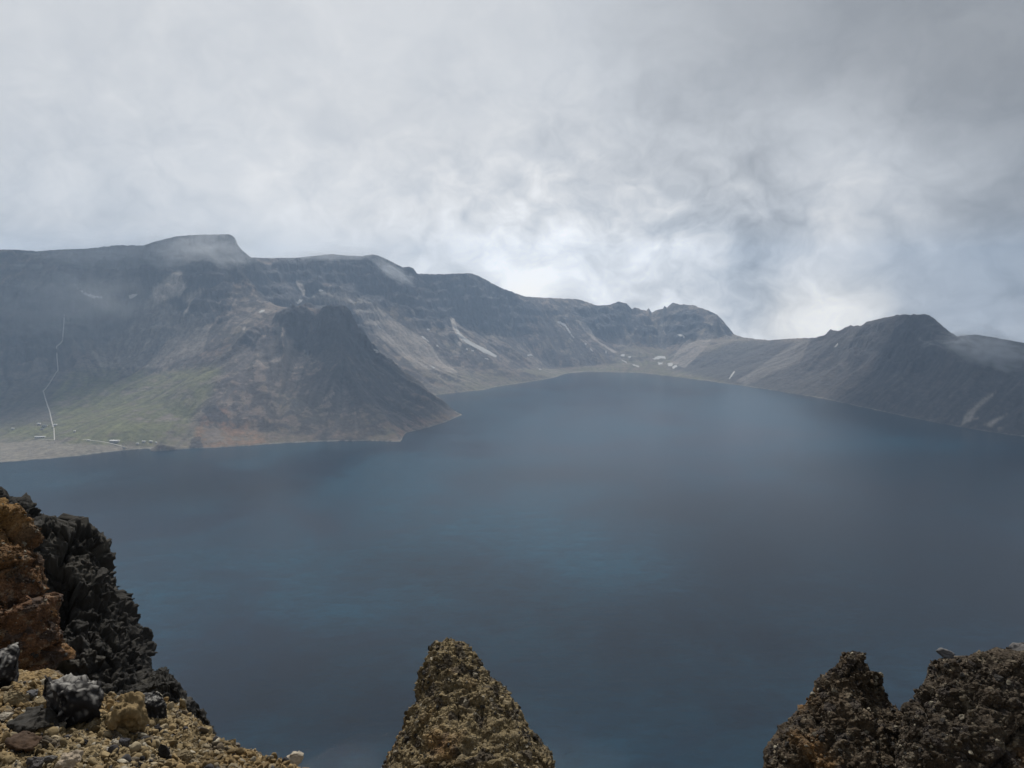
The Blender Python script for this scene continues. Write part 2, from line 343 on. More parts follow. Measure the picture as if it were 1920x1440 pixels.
# trim the crest to the surveyed skyline
sku = np.array(sk, float); uaz = np.arctan((sku[:, 0]-960)/F_PX/math.cos(PITCH))
U_of = 960+F_PX*np.tan(AZ)*math.cos(PITCH)         # first estimate of the column's pixel
for _ in range(3):                                  # v-dependent: u = 960+F*tan(az)*(cosP+b sinP)
    vv = np.interp(U_of, sku[:, 0], sku[:, 1]); U_of = 960+F_PX*np.tan(AZ)*(math.cos(PITCH)-(vv-720)/F_PX*math.sin(PITCH))
vt = np.interp(U_of, sku[:, 0], sku[:, 1])+(1.3+1.6*sstep(-.2, .4, fbm2(U_of/90, U_of*0+3, 2, 6)))*fbm2(U_of/9, U_of*0, 5, 3, gain=.6)
vt = vt-5.5*np.clip(fbm2(U_of/22, U_of*0+8, 4, 9)+.1, 0, 1)*sstep(1540, 1570, U_of)*(1-sstep(1735, 1760, U_of))
bb = -(vt-720)/F_PX; tgt = (-math.sin(PITCH)+bb*math.cos(PITCH))/np.hypot(math.cos(PITCH)+bb*math.sin(PITCH), (U_of-960)/F_PX)
crestR = np.interp(U_of, sku[:, 0], [np.hypot(p[0], p[1]) for p in rim])
for it in range(5):
    T = (Z-CZ)/RG
    win = (RG > crestR[None, :]-260)
    Tw = np.where(win, T, -9); j = Tw.argmax(0)
    dz = (tgt-Tw.max(0))*RR[j]
    k = np.array([.25, .5, .25]); dz = np.convolve(np.pad(dz, 1, mode='edge'), k, 'valid') if it < 3 else dz
    dz = dz*(1-sstep(R(35.5), R(44), np.abs(AZ)))
    rel = RG-RR[j][None, :]
    wgt = np.where(rel < 0, np.exp(-.5*(rel/(110. if it < 3 else 40.))**2), np.exp(-.5*(rel/500)**2))
    Z = Z+wgt*dz[None, :]
T = (Z-CZ)/RG
gz_r = np.gradient(Z, axis=0)/np.gradient(RG, axis=0); gz_a = np.gradient(Z, axis=1)/(RG*(AZ[1]-AZ[0]))
SLF = np.hypot(gz_r, gz_a)
# pixel of each vertex, for laying out the ground cover and painted shade that was surveyed from the photo
zc = PY*math.cos(PITCH)-(Z-CZ)*math.sin(PITCH); yc = PY*math.sin(PITCH)+(Z-CZ)*math.cos(PITCH)
UU = 960+F_PX*PX/zc; VV = 720-F_PX*yc/zc
j1 = 5*fbm2(PX/35, PY/35, 4, 91); j2 = 5*fbm2(PX/35, PY/35, 4, 92)
def zone(poly, dmin, dmax, jit=1.0, soft=0):
    m_ = inpoly(UU+j1*jit, VV+j2*jit*.6, poly) & (PY > dmin) & (PY < dmax); m_ = m_.astype(float)
    if soft: m_ = blur(m_, soft)
    return m_
c3 = lambda *c: np.array(c)[None, None, :]
nz = fbm2(PX/60, PY/60, 6, 101); nz2 = fbm2(PX/300, PY/300, 4, 102); nf = fbm2(PX/14, PY/14, 3, 103)
rock = c3(.052, .050, .054)*(1+.7*nz+.6*nf+.25*L1)[..., None]
scree = c3(.215, .180, .155)*(1+.30*L1+.15*nz2+.22*nf)[..., None]
grass = c3(.104, .104, .056)*(1+.40*nz+.25*L1+.25*nf)[..., None]
brown = c3(.150, .112, .092)*(1+.32*L1+.25*nz+.2*nf)[..., None]
rkm = sstep(.42, .62, RK+.45*nz+.25*nf+.20*(SLF-.7)-.14*L1)
gentle = 1-sstep(.22, .5, SL+.15*nz)
lowz = 1-sstep(60, 220, Z+60*nz2)
col = lerp(scree, brown, sstep(-.2, .4, nz2+.25*L1+.3*nf)[..., None])
col = lerp(col, grass, (np.clip(gentle*1.1, 0, 1)*lowz*sstep(-.5, .3, nz+.4*nf)*.75)[..., None])
col = lerp(col, grass*.95, (sstep(.1, .5, fbm2(PX/180, PY/180, 5, 111)+.3*L1+.25*nf)*(1-sstep(250, 480, Z))*.38)[..., None])
col = lerp(col, rock, rkm[..., None])
spm = np.exp(-(((PX+560)/340)**2+((PY-2620)/340)**2)**2)
out = sstep(.18, .38, fbm2((PX+25*nz2)/62, PY/62, 5, 140, ridged=True, gain=.6)+.22*spm+.25*(SLF-.65)-.15*L2-.08)
col = lerp(col, rock*.85, (out*sstep(.25, .45, SLF)*.7)[..., None])
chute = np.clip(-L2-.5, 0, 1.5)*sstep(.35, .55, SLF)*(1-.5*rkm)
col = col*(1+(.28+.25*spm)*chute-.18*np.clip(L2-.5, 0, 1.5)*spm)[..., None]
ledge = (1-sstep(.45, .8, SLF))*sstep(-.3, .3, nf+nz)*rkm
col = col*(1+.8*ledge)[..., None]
meadow = zone([(0, 800), (100, 795), (90, 745), (130, 700), (190, 695), (250, 695), (300, 700), (370, 690), (420, 690), (380, 760), (330, 820), (280, 838), (225, 836), (120, 828), (0, 815)], 1900, 3300, 2, 4)
col = lerp(col, grass*np.array([1.08, 1.12, .85])*(1+.3*nz2)[..., None], (meadow*sstep(-.7, .1, nz+.3*nf+.4*nz2)*.8)[..., None])
shade_l = zone([(-200, 480), (300, 480), (290, 545), (200, 640), (120, 690), (90, 740), (110, 790), (0, 800), (-200, 800)], 2200, 3600, 2, 5)
col = lerp(col, c3(.060, .060, .060)*(1+.15*L1+.45*nz+.35*nf)[..., None], (shade_l*.55)[..., None])  # darker colour imitates cloud shade on the left wall
shade_r = zone([(1250, 690), (1380, 640), (1500, 640), (1700, 570), (2200, 600), (2200, 900), (1850, 812), (1400, 727)], 2000, 4800, 2, 5)
col = lerp(col, c3(.060, .057, .059)*(1+.28*L1+.45*nz+.4*nf)[..., None], (shade_r*.8)[..., None])  # right mountain's cloud shadow put into its colour
PALE = [([(290, 545), (345, 590), (400, 600), (380, 660), (300, 690), (190, 690), (170, 660), (240, 620)], .35), ([(283, 545), (325, 512), (335, 506), (345, 515), (335, 518), (352, 537), (340, 552), (315, 560), (295, 570), (272, 592), (290, 565)], .9),
 ([(338, 560), (388, 538), (380, 548), (358, 565), (350, 585), (342, 592), (355, 570)], .8), ([(345, 602), (375, 583), (362, 594)], .9),
 ([(555, 528), (566, 532), (573, 542), (570, 556), (564, 545)], 1.3), ([(655, 550), (667, 560), (667, 569), (660, 562)], 1.2), ([(770, 580), (780, 586), (775, 590)], .8),
 ([(852, 633), (866, 645), (864, 650), (853, 640)], 1.2), ([(843, 596), (852, 598), (860, 622), (880, 640), (868, 642), (852, 622)], 1.1),
 ([(1078, 600), (1095, 602), (1122, 640), (1157, 660), (1150, 662), (1110, 634)], .8), ([(452, 616), (462, 612), (458, 622)], 1),
 ([(1868, 735), (1835, 765), (1822, 783), (1838, 784), (1815, 790), (1802, 797), (1808, 780), (1845, 747)], .95), ([(1893, 776), (1870, 790), (1858, 801), (1845, 796), (1862, 787)], .9), ([(1890, 797), (1872, 808), (1870, 803)], .45),
 ([(700, 570), (640, 545), (600, 545), (580, 560), (660, 580), (720, 640), (780, 690), (860, 700), (800, 640), (740, 600)], .5),
 ([(1255, 680), (1280, 645), (1310, 625), (1345, 622), (1325, 650), (1285, 690)], .35), ([(1490, 640), (1520, 636), (1500, 680), (1400, 722), (1380, 715), (1450, 670)], .2)]
pm = Z*0
for poly, a in PALE: pm = np.maximum(pm, zone(poly, 2000, 5200, .35, .8)*a)
col = lerp(col, c3(.42, .37, .325)*(1+.2*L1+.15*nf)[..., None], np.clip(pm, 0, 1)[..., None]); col = col*(1+.5*np.clip(pm-1, 0, 1))[..., None]
rust = zone([(355, 842), (375, 790), (400, 765), (425, 760), (445, 790), (480, 805), (500, 820), (505, 836), (440, 842)], 2100, 2500, 1.5, 2)
rust = np.maximum(rust, zone([(735, 830), (752, 795), (790, 780), (870, 775), (862, 795), (770, 825)], 2200, 2900, 1.5, 3)*.45)
col = lerp(col, c3(.21, .115, .068)*(1+.35*nf+.3*nz)[..., None], (rust*sstep(-.3, .3, nz+.6*nf)*.62)[..., None])
blk = np.maximum(zone([(378, 768), (400, 758), (428, 778), (430, 792), (395, 790)], 2100, 2600, 1), zone([(355, 842), (358, 822), (375, 818), (382, 842)], 2100, 2600, 1))
blk = np.maximum(blk, zone([(600, 592), (622, 578), (652, 596), (700, 655), (760, 712), (790, 760), (700, 800), (660, 740), (600, 680)], 2300, 2950, 3, 3)*.5)  # headland's shaded right face darkened in the colour
col = lerp(col, c3(.045, .045, .048)*(1+.4*nf)[..., None], (blk*.8)[..., None])
bar = zone([(-200, 808), (60, 820), (120, 832), (240, 836), (300, 839), (240, 850), (0, 880), (-200, 880)], 1800, 2150, 1, 1)
col = lerp(col, c3(.215, .19, .155)*(1+.2*nz)[..., None], (bar*.85)[..., None])
sh = (1-sstep(.6, 2.8, Z+1.8*nf+2.2*nz+1.2*nz2))
col = lerp(col, c3(.27, .25, .215)*(1+.3*nf)[..., None], (sh*sstep(-.25, .35, nz2+.6*nz))[..., None])
col = lerp(col, c3(.045, .05, .045)+0*nz[..., None], (1-sstep(-.6, .6, Z))[..., None])
col = np.clip(col, .02, .6)
M_hill = surf_mat('mountain_ground', vary=.42, scale=.07, bump=1.0, bdist=9, bscale=.06)
Vt = np.stack([PX, PY, Z], -1).reshape(-1, 3); Ft = gridfaces(NR, NA)
zf = Vt[:, 2][Ft].max(1); keep = zf > -12
Ft = Ft[keep][:, ::-1]
used = np.unique(Ft); remap = np.zeros(len(Vt), int); remap[used] = np.arange(len(used))
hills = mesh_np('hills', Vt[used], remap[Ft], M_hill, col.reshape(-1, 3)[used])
tag(hills, 'crater walls and rocky headland round the lake, brown and grey scree under dark cliffs', 'hills', kind='structure')
# wider, coarser ground all round
cx, cy = np.meshgrid(np.arange(-3600, 3601, 40.), np.arange(-900, 5981, 40.))
cz, s_, l1_, l2_, rk_, _ = terrain(cx.ravel(), cy.ravel())
azc, rc = np.arctan2(cx, cy).ravel(), np.hypot(cx, cy).ravel()
ins = (np.abs(azc) < R(45.3)) & (rc > 1810)
cz = cz-np.where((np.abs(azc) < R(45.8)) & (rc > 1800) & (rc < 5950), 8, 0)
Fc = gridfaces(cx.shape[0], cx.shape[1]); Fc = Fc[~ins[Fc].all(1) & (cz[Fc].max(1) > -12)]
near = np.hypot(cx.ravel(), cy.ravel()) < 45; cz[near] = np.minimum(cz[near], CZ-14)
ccol = lerp(np.array([[.13, .12, .105]]), np.array([[.07, .07, .072]]), rk_[:, None])*(1+.2*l1_[:, None])
uo = np.unique(Fc); rm = np.zeros(len(cz), int); rm[uo] = np.arange(len(uo))
tag(mesh_np('terrain', np.stack([cx.ravel(), cy.ravel(), cz], 1)[uo], rm[Fc], M_hill, np.clip(ccol, .03, .4)[uo]), 'crater rim and slopes running on behind and beside the viewpoint', 'terrain', kind='structure')
def tz(x, y):                       # height of the built ground
    r, a = np.hypot(x, y), np.arctan2(x, y)
    fi = np.interp(r, RR, np.arange(NR)); fa = (a-AZ[0])/(AZ[1]-AZ[0]); fi = np.clip(fi, 0, NR-1.001); fa = np.clip(fa, 0, NA-1.001)
    i, k = fi.astype(int), fa.astype(int); fi, fa = fi-i, fa-k
    return (Z[i, k]*(1-fa)+Z[i, k+1]*fa)*(1-fi)+(Z[i+1, k]*(1-fa)+Z[i+1, k+1]*fa)*fi
def hit(u, v):                      # where a surveyed pixel meets the ground
    d = pix_dir(u, v); te = d[2]/math.hypot(d[0], d[1]); fa = (math.atan2(d[0], d[1])-AZ[0])/(AZ[1]-AZ[0]); k = int(fa); f = fa-k
    t = T[:, k]*(1-f)+T[:, k+1]*f; ok = np.nonzero((t >= te) & (Z[:, k] > -1))[0]
    if not len(ok): return None
    i = max(ok[0], 1); q = (te-t[i-1])/(t[i]-t[i-1]+1e-9); r = RR[i-1]+np.clip(q, 0, 1)*(RR[i]-RR[i-1])
    a = math.atan2(d[0], d[1]); return np.array([r*math.sin(a), r*math.cos(a), CZ+te*r])

# ------------------------------------------------------------------ lake
M_w = bpy.data.materials.new('lake_water'); M_w.use_nodes = True; t = NT(M_w.node_tree)
co = t.n('ShaderNodeTexCoord').outputs['Object']
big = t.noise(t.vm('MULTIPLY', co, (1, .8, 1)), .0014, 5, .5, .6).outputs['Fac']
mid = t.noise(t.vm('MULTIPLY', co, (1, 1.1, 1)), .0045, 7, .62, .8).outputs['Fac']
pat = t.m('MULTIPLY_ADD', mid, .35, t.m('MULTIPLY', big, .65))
lit_patc = t.ramp(pat, [(.43, (0, 0, 0)), (.55, (1, 1, 1))])
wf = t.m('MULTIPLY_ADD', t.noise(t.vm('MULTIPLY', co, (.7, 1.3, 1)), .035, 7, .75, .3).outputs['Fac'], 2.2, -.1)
bc = t.mix(lit_patc, (.003, .010, .022, 1), (.003, .034, .059, 1))  # dark and teal tones imitate cloud-shaded and sunlit water
rip = t.noise(t.vm('MULTIPLY', co, (1, 1.6, 1)), .55, 3, .6).outputs['Fac']
swl = t.noise(t.vm('MULTIPLY', co, (1, 1.5, 1)), .07, 4, .6).outputs['Fac']
hgt = t.m('MULTIPLY_ADD', swl, .8, t.m('MULTIPLY', rip, .5))
wnd = t.noise(t.vm('MULTIPLY', co, (.35, 1.5, 1)), .035, 6, .7, .5).outputs['Fac']
bmp = t.n('ShaderNodeBump', {'Strength': t.m('MULTIPLY_ADD', lit_patc, .15, .42), 'Distance': 1.0, 'Height': hgt})
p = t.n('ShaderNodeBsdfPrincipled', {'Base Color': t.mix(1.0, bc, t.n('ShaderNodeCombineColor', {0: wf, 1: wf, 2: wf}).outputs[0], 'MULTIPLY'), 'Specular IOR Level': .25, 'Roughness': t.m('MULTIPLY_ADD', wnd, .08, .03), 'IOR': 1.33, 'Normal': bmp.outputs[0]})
t.n('ShaderNodeOutputMaterial', {0: p.outputs[0]})
lx, ly = np.meshgrid(np.linspace(-2400, 2400, 49), np.linspace(200, 4600, 45))
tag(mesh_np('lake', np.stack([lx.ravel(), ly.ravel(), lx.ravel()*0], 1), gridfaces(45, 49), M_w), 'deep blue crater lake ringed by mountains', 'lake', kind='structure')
#SECTION2

# ------------------------------------------------------------------ snow patches lying on the slopes
M_snow = surf_mat('old_snow', rough=.8, vary=.06, scale=.12, bump=.4, bdist=1.0, bscale=.2)
rng = np.random.default_rng(7)
SNOW = [
 ([(138, 537), (150, 541), (165, 549), (182, 554), (195, 557), (192, 563), (175, 561), (155, 552)], 'long thin snow streak high on the far left dark wall'),
 ([(238, 553), (250, 549), (262, 549), (252, 558), (244, 562)], 'small wedge of snow on the dark wall beside the pale scree'),
 ([(553, 567), (560, 562), (569, 560), (567, 566), (574, 573), (566, 574), (558, 570)], 'snow patch at the cliff foot just above the headland crest'),
 ([(484, 586), (490, 582), (497, 581), (494, 585), (487, 588)], 'snow sliver on the green saddle left of the headland top'),
 ([(596, 544), (602, 542), (607, 546), (600, 548)], 'snow dot under the cliff above the headland'),
 ([(705, 609), (710, 611), (716, 619), (711, 617)], 'narrow snow streak on the scree right of the headland summit'),
 ([(699, 654), (705, 655), (712, 661), (708, 664), (701, 659)], 'snow patch against the steep right edge of the headland'),
 ([(800, 617), (805, 616), (807, 620), (802, 620)], 'snow fleck left of the long diagonal snow gully'),
 ([(788, 627), (795, 632), (806, 641), (804, 642), (792, 634)], 'faint snow thread left of the long diagonal snow gully'),
 ([(818, 646), (822, 648), (822, 652), (818, 650)], 'snow speck low on the scree left of the diagonal gully'),
 ([(807, 688), (812, 687), (816, 691), (811, 692)], 'lowest snow patch on the slope above the bay shore'),
 ([(850, 606), (856, 612), (862, 624), (878, 637), (893, 646), (912, 655), (934, 668), (930, 671), (905, 661), (885, 650), (868, 640), (856, 626)], 'long diagonal snow streak filling the gully on the middle slope'),
 ([(873, 653), (877, 653), (877, 656), (873, 656)], 'upper of the two snow dots beneath the diagonal streak'),
 ([(883, 656), (889, 657), (888, 660), (884, 659)], 'lower of the two snow dots beneath the diagonal streak'),
 ([(908, 671), (915, 672), (916, 675), (910, 674)], 'snow fleck below the lower end of the diagonal streak'),
 ([(988, 665), (996, 664), (999, 667), (990, 668)], 'lone snow patch on the middle of the broad scree'),
 ([(1010, 691), (1016, 692), (1015, 694), (1010, 694)], 'snow dot just above the far left shore of the bay'),
 ([(1041, 603), (1050, 602), (1060, 607), (1068, 620), (1072, 626), (1067, 626), (1060, 613), (1050, 608)], 'curved snow streak under the middle rim'),
 ([(1071, 626), (1078, 634), (1075, 635), (1069, 628)], 'short snow tail below the curved streak'),
 ([(1096, 643), (1101, 644), (1100, 648), (1096, 647)], 'snow dot left of the twin flecks above the far shore'),
 ([(1104, 651), (1108, 653), (1113, 660), (1109, 659)], 'slanting snow fleck on the scree above the far shore'),
 ([(1134, 657), (1137, 658), (1138, 663), (1135, 662)], 'upright snow fleck beside the pale scree tongue'),
 ([(1163, 665), (1172, 664), (1171, 669), (1164, 668)], 'upper left snow patch of the cluster in the far corner'),
 ([(1178, 668), (1184, 667), (1183, 671), (1178, 671)], 'small square snow patch in the far corner cluster'),
 ([(1165, 674), (1175, 678), (1176, 681), (1166, 677)], 'slanted snow streak just below the far corner cluster'),
 ([(1185, 683), (1198, 686), (1199, 689), (1187, 686)], 'flat snow streak nearest the far shoreline'),
 ([(1222, 673), (1232, 668), (1247, 668), (1249, 673), (1240, 673), (1228, 675)], 'wide snow patch at the foot of the jagged peak'),
 ([(1234, 680), (1243, 680), (1242, 683), (1235, 684)], 'snow patch just under the wide one at the jagged peak foot'),
 ([(1251, 682), (1261, 681), (1262, 686), (1253, 687)], 'left one of the twin snow patches right of the wide one'),
 ([(1260, 688), (1269, 684), (1270, 688), (1262, 692)], 'right one of the twin snow patches right of the wide one'),
 ([(1268, 627), (1276, 626), (1285, 631), (1283, 634), (1274, 631)], 'thin snow ledge halfway up the jagged peak'),
 ([(1376, 696), (1379, 697), (1369, 711), (1365, 711)], 'slanting snow sliver low beside the right shore'),
 ([(1564, 650), (1571, 643), (1572, 646), (1567, 652)], 'tiny snow patch beneath the knob left of the right summit'),
]
def drape(poly, step, lift, name, mat, colr, jit=1.2):
    P = []
    for i in range(len(poly)):
        a, b = np.array(poly[i], float), np.array(poly[(i+1) % len(poly)], float)
        for f in np.linspace(0, 1, max(2, int(np.hypot(*(b-a))/1.5)+1))[:-1]:
            h = hit(*(a+(b-a)*f+rng.normal(0, .35, 2)))
            if h is not None and (not P or np.hypot(*(h[:2]-P[-1])) < 250): P.append(h[:2])
    P = np.array(P); x0, y0 = P.min(0)-step; x1, y1 = P.max(0)+step
    gx_, gy_ = np.meshgrid(np.arange(x0, x1, step), np.arange(y0, y1, step))
    inn = inpoly(gx_+jit*fbm2(gx_/6, gy_/6, 2, 5), gy_, P)
    q = inn[:-1, :-1] & inn[1:, :-1] & inn[:-1, 1:] & inn[1:, 1:]
    Fq = gridfaces(*gx_.shape)[q.ravel()]
    if not len(Fq): return None
    ii = inn.copy(); ii[1:-1, 1:-1] = inn[1:-1, 1:-1] & inn[:-2, 1:-1] & inn[2:, 1:-1] & inn[1:-1, :-2] & inn[1:-1, 2:]
    z_ = tz(gx_, gy_)+np.where(ii, lift, -.2)
    V_ = np.stack([gx_, gy_, z_], -1).reshape(-1, 3); us = np.unique(Fq); rm_ = np.zeros(len(V_), int); rm_[us] = np.arange(len(us)); V_ = V_[us]
    o_ = V_.mean(0)
    return mesh_np(name, V_-o_, rm_[Fq], mat, np.tile(colr, (len(V_), 1)), loc=o_)
for poly, lab in SNOW:
    cxy = np.mean(poly, 0); small = max(np.ptp(np.array(poly), 0)) < 14
    pl = [tuple(cxy+(np.array(p_)-cxy)*(1.08 if small else 1.0)) for p_ in poly]
    o = drape(pl, 2.0, 1.6, 'snow_patch', M_snow, (.42, .41, .395))
    if o: tag(o, lab, 'snow patch', 'old snow patches on the crater slopes')

# ------------------------------------------------------------------ stairway, paths, huts on the left shore
M_conc = plain('pale_concrete', (.45, .43, .40)); M_rail = plain('rail_metal', (.55, .55, .53), .5)
def ribbon(P, wd, up, th, name, mat, parent=None, side=0.0):
    P = np.array(P); T_ = np.gradient(P[:, :2], axis=0); T_ /= np.linalg.norm(T_, axis=1)[:, None]+1e-9
    Nn = np.stack([-T_[:, 1], T_[:, 0]], 1); c = P[:, :2]+Nn*side
    V_ = []
    for k in range(len(P)):
        a, b = c[k]+Nn[k]*wd/2, c[k]-Nn[k]*wd/2; z0 = P[k, 2]+up
        V_ += [(a[0], a[1], z0), (b[0], b[1], z0), (b[0], b[1], z0-th), (a[0], a[1], z0-th)]
    Fq = []
    for k in range(len(P)-1):
        for e in range(4): Fq.append((4*k+e, 4*k+(e+1) % 4, 4*k+4+(e+1) % 4, 4*k+4+e))
    Fq += [(3, 2, 1, 0), tuple(4*(len(P)-1)+e for e in range(4))]
    return mesh_np(name, V_, Fq, mat, parent=parent, smooth=False)
def trail(px, step=6):
    H = [hit(*p_) for p_ in px]; H = [h for h in H if h is not None]; out = []
    for a, b in zip(H[:-1], H[1:]):
        n_ = max(2, int(np.hypot(*(b-a)[:2])/step))
        for f in np.linspace(0, 1, n_)[:-1]: q = a+(b-a)*f; out.append((q[0], q[1], float(tz(q[0], q[1]))))
    out.append(tuple(H[-1])); P = np.array(out); P[:, 2] = np.convolve(np.pad(P[:, 2], 2, mode='edge'), np.ones(5)/5, 'valid'); return P
st = bpy.data.objects.new('stairway', None); scene.collection.objects.link(st)
tag(st, 'long pale stairway zigzagging up the dark slope from the huts', 'stairway')
P_up = trail([(100, 803), (93, 772), (81, 734), (94, 718), (109, 695), (107, 672), (106, 650), (117, 641), (119, 618), (121, 590)])
ribbon(P_up, 2.6, 2.0, 3.5, 'flight', M_conc, st)
for s_ in (-1.5, 1.5): ribbon(P_up, .25, 3.5, .3, 'handrail', M_rail, st, side=s_)
ribbon(trail([(102, 826), (101, 803)]), 2.5, 1.2, 1.5, 'lower_flight', M_conc, st)
tag(ribbon(trail([(154, 824), (172, 826), (190, 828), (206, 831), (220, 835), (232, 838)]), 3.6, .7, 1, 'path', M_conc), 'pale footpath curving past the low hut down to the shore', 'path', kind='structure')
tag(ribbon(trail([(62, 823), (85, 824), (102, 825)]), 2, .6, 1, 'path', M_conc), 'short pale path from the long hut to the stair foot', 'path', kind='structure')
M_wall = plain('hut_wall', (.45, .43, .40)); M_roofw = plain('hut_roof_white', (.78, .78, .76)); M_roofd = plain('hut_roof_dark', (.16, .17, .18)); M_glass = plain('hut_window', (.04, .05, .06), .2)
def hut(u, v, L, Dp, H_, rz, roof, lab, rh=1.2):
    h = hit(u, v)
    if h is None: return
    r = bpy.data.objects.new('hut', None); scene.collection.objects.link(r); r.location = (h[0], h[1], float(tz(h[0], h[1]))); r.rotation_euler = (0, 0, R(rz))
    tag(r, lab, 'hut', 'huts at the foot of the stairway')
    def box(n_, x0, x1, y0, y1, z0, z1, m_, par):
        V_ = [(x, y, z) for z in (z0, z1) for x, y in ((x0, y0), (x1, y0), (x1, y1), (x0, y1))]
        return mesh_np(n_, V_, [(3, 2, 1, 0), (4, 5, 6, 7), (0, 1, 5, 4), (1, 2, 6, 5), (2, 3, 7, 6), (3, 0, 4, 7)], m_, parent=par, smooth=False)
    box('wall', -L/2, L/2, -Dp/2, Dp/2, -3, H_, M_wall, r)
    a, b, e = L/2+.6, Dp/2+.6, H_
    V_ = [(-a, -b, e), (a, -b, e), (a, b, e), (-a, b, e), (-a, 0, e+rh), (a, 0, e+rh), (-a, -b, e+.25), (a, -b, e+.25), (a, b, e+.25), (-a, b, e+.25), (-a, 0, e+rh+.25), (a, 0, e+rh+.25)]
    mesh_np('roof', V_, [(6, 7, 11, 10), (8, 9, 10, 11), (0, 3, 2, 1), (0, 1, 7, 6), (2, 3, 9, 8), (3, 0, 6, 10), (3, 10, 9, 9), (1, 2, 8, 11), (1, 11, 7, 7)][:6]+[(1, 2, 8, 11)], roof, parent=r, smooth=False)
    for k in range(max(1, int(L/5))):
        xw = -L/2+(k+.5)*L/max(1, int(L/5)); box('window', xw-.9, xw+.9, -Dp/2-.05, -Dp/2+.1, H_*.35, H_*.75, M_glass, r)
hut(75, 821, 26, 8, 3.6, 8, M_roofw, 'long white roofed hut left of the stair foot')
hut(215, 828, 24, 14, 3.2, -6, M_roofw, 'broad low white roofed hut beside the shore path')
hut(24, 805, 7, 5, 3, 10, M_roofw, 'small white roofed hut farthest left at the slope foot')
hut(73, 796, 8, 6, 3.5, 0, M_roofw, 'small pale hut just left of the stairway foot')
hut(84, 800, 14, 8, 4, -10, M_roofd, 'dark roofed hut next to the stairway foot')
hut(79, 806, 9, 6, 3, 5, M_roofd, 'little dark roofed hut in front of the other dark one')
hut(104, 798, 8, 5, 3.4, 0, M_roofw, 'small white hut on the right of the stair foot')
hut(140, 810, 5, 5, 3, 20, M_roofw, 'tiny white hut alone on the green meadow')
hut(166, 827, 8, 4, 2.8, 0, M_roofw, 'small white hut at the left start of the shore path')
hut(258, 833, 5, 5, 3, 0, M_roofw, 'tiny white hut right of the broad low hut')
hut(270, 829, 9, 4, 2.6, 0, M_roofw, 'first white shelter in the row above the shore')
hut(283, 829, 8, 4, 3, 0, M_roofw, 'second taller white shelter in the row above the shore')
hut(293, 831, 4, 4, 2.6, 0, M_roofw, 'last tiny white shelter in the row above the shore')
hut(233, 841, 7, 5, 2.2, 30, M_roofd, 'dark landing shelter where the path meets the water')

# ------------------------------------------------------------------ haze in the air of the crater
def box_obj(name, x0, x1, y0, y1, z0, z1, mat):
    V_ = [(x, y, z) for z in (z0, z1) for x, y in ((x0, y0), (x1, y0), (x1, y1), (x0, y1))]
    return mesh_np(name, V_, [(3, 2, 1, 0), (4, 5, 6, 7), (0, 1, 5, 4), (1, 2, 6, 5), (2, 3, 7, 6), (3, 0, 4, 7)], mat, smooth=False)
M_hz = bpy.data.materials.new('haze'); M_hz.use_nodes = True; t = NT(M_hz.node_tree)
pv = t.n('ShaderNodeVolumePrincipled', {'Color': (.54, .73, 1.0, 1), 'Density': 1.08e-4, 'Anisotropy': 0.15})
t.n('ShaderNodeOutputMaterial', {'Volume': pv.outputs[0]})
tag(box_obj('haze', -3700, 3700, -1000, 6100, float(min(Z.min(), cz.min()))-5, 780, M_hz), kind='stuff')

# ------------------------------------------------------------------ unseen cloud bank added to shade lake and slopes; mist on the ridges
def ico(n):
    import bmesh
    bm = bmesh.new(); bmesh.ops.create_icosphere(bm, subdivisions=n, radius=1)
    V_ = np.array([v.co[:] for v in bm.verts]); F_ = np.array([[v.index for v in f.verts] for f in bm.faces]); bm.free(); return V_, F_
M_cl = bpy.data.materials.new('cloud'); M_cl.use_nodes = True; t = NT(M_cl.node_tree)
df = t.n('ShaderNodeBsdfDiffuse', {0: (.9, .92, .95, 1)}); tr = t.n('ShaderNodeBsdfTranslucent', {0: (.85, .88, .92, 1)}); tp = t.n('ShaderNodeBsdfTransparent')
fr = t.n('ShaderNodeLayerWeight', {0: .35}).outputs['Facing']
m1 = t.n('ShaderNodeMixShader', {0: .6, 1: df.outputs[0], 2: tr.outputs[0]})
m2 = t.n('ShaderNodeMixShader', {0: t.m('MULTIPLY_ADD', fr, .55, .10), 1: m1.outputs[0], 2: tp.outputs[0]}); t.n('ShaderNodeOutputMaterial', {0: m2.outputs[0]})
CLZ = 2500.
SHADE = [(*S(1330, 1230)[:2], 0, 250, 170), (*S(1700, 1080)[:2], 0, 380, 260), (*S(1450, 960)[:2], 0, 330, 170), (*S(1850, 900)[:2], 0, 480, 330), (1530, 2850, 200, 520, 420), (1900, 2300, 200, 450, 600),
  (*S(780, 1060)[:2], 0, 130, 60), (*S(1000, 1130)[:2], 0, 150, 70), (*S(330, 925)[:2], 0, 260, 90), (-2050, 2900, 350, 560, 430), (-1650, 2950, 350, 260, 380), (*W(690, 725, 2580), 240, 220), (*S(1050, 890)[:2], 0, 260, 90), (700, 500, 0, 300, 240), (-170, 760, 0, 190, 130)]  # patches to shade, one added cloud lump for each
Vc, Fc_ = ico(5); CV, CF = [], []; nv = 0
for k, (x, y, z, a, b) in enumerate(SHADE):
    f = (CLZ-z)/sz; q = Vc*(1+.38*fbm3(Vc*1.5+k*5, 5, 200, gain=.6))[:, None]*np.array([a, b, 70])
    q = q+np.array([x+sx*f, y+sy*f, CLZ+25*math.sin(k*2.1)]); CV.append(q); CF.append(Fc_+nv); nv += len(q)
tag(mesh_np('shade_clouds', np.vstack(CV), np.vstack(CF), M_cl), 'unseen cloud bank added above the crater to shade lake and slopes', kind='stuff')
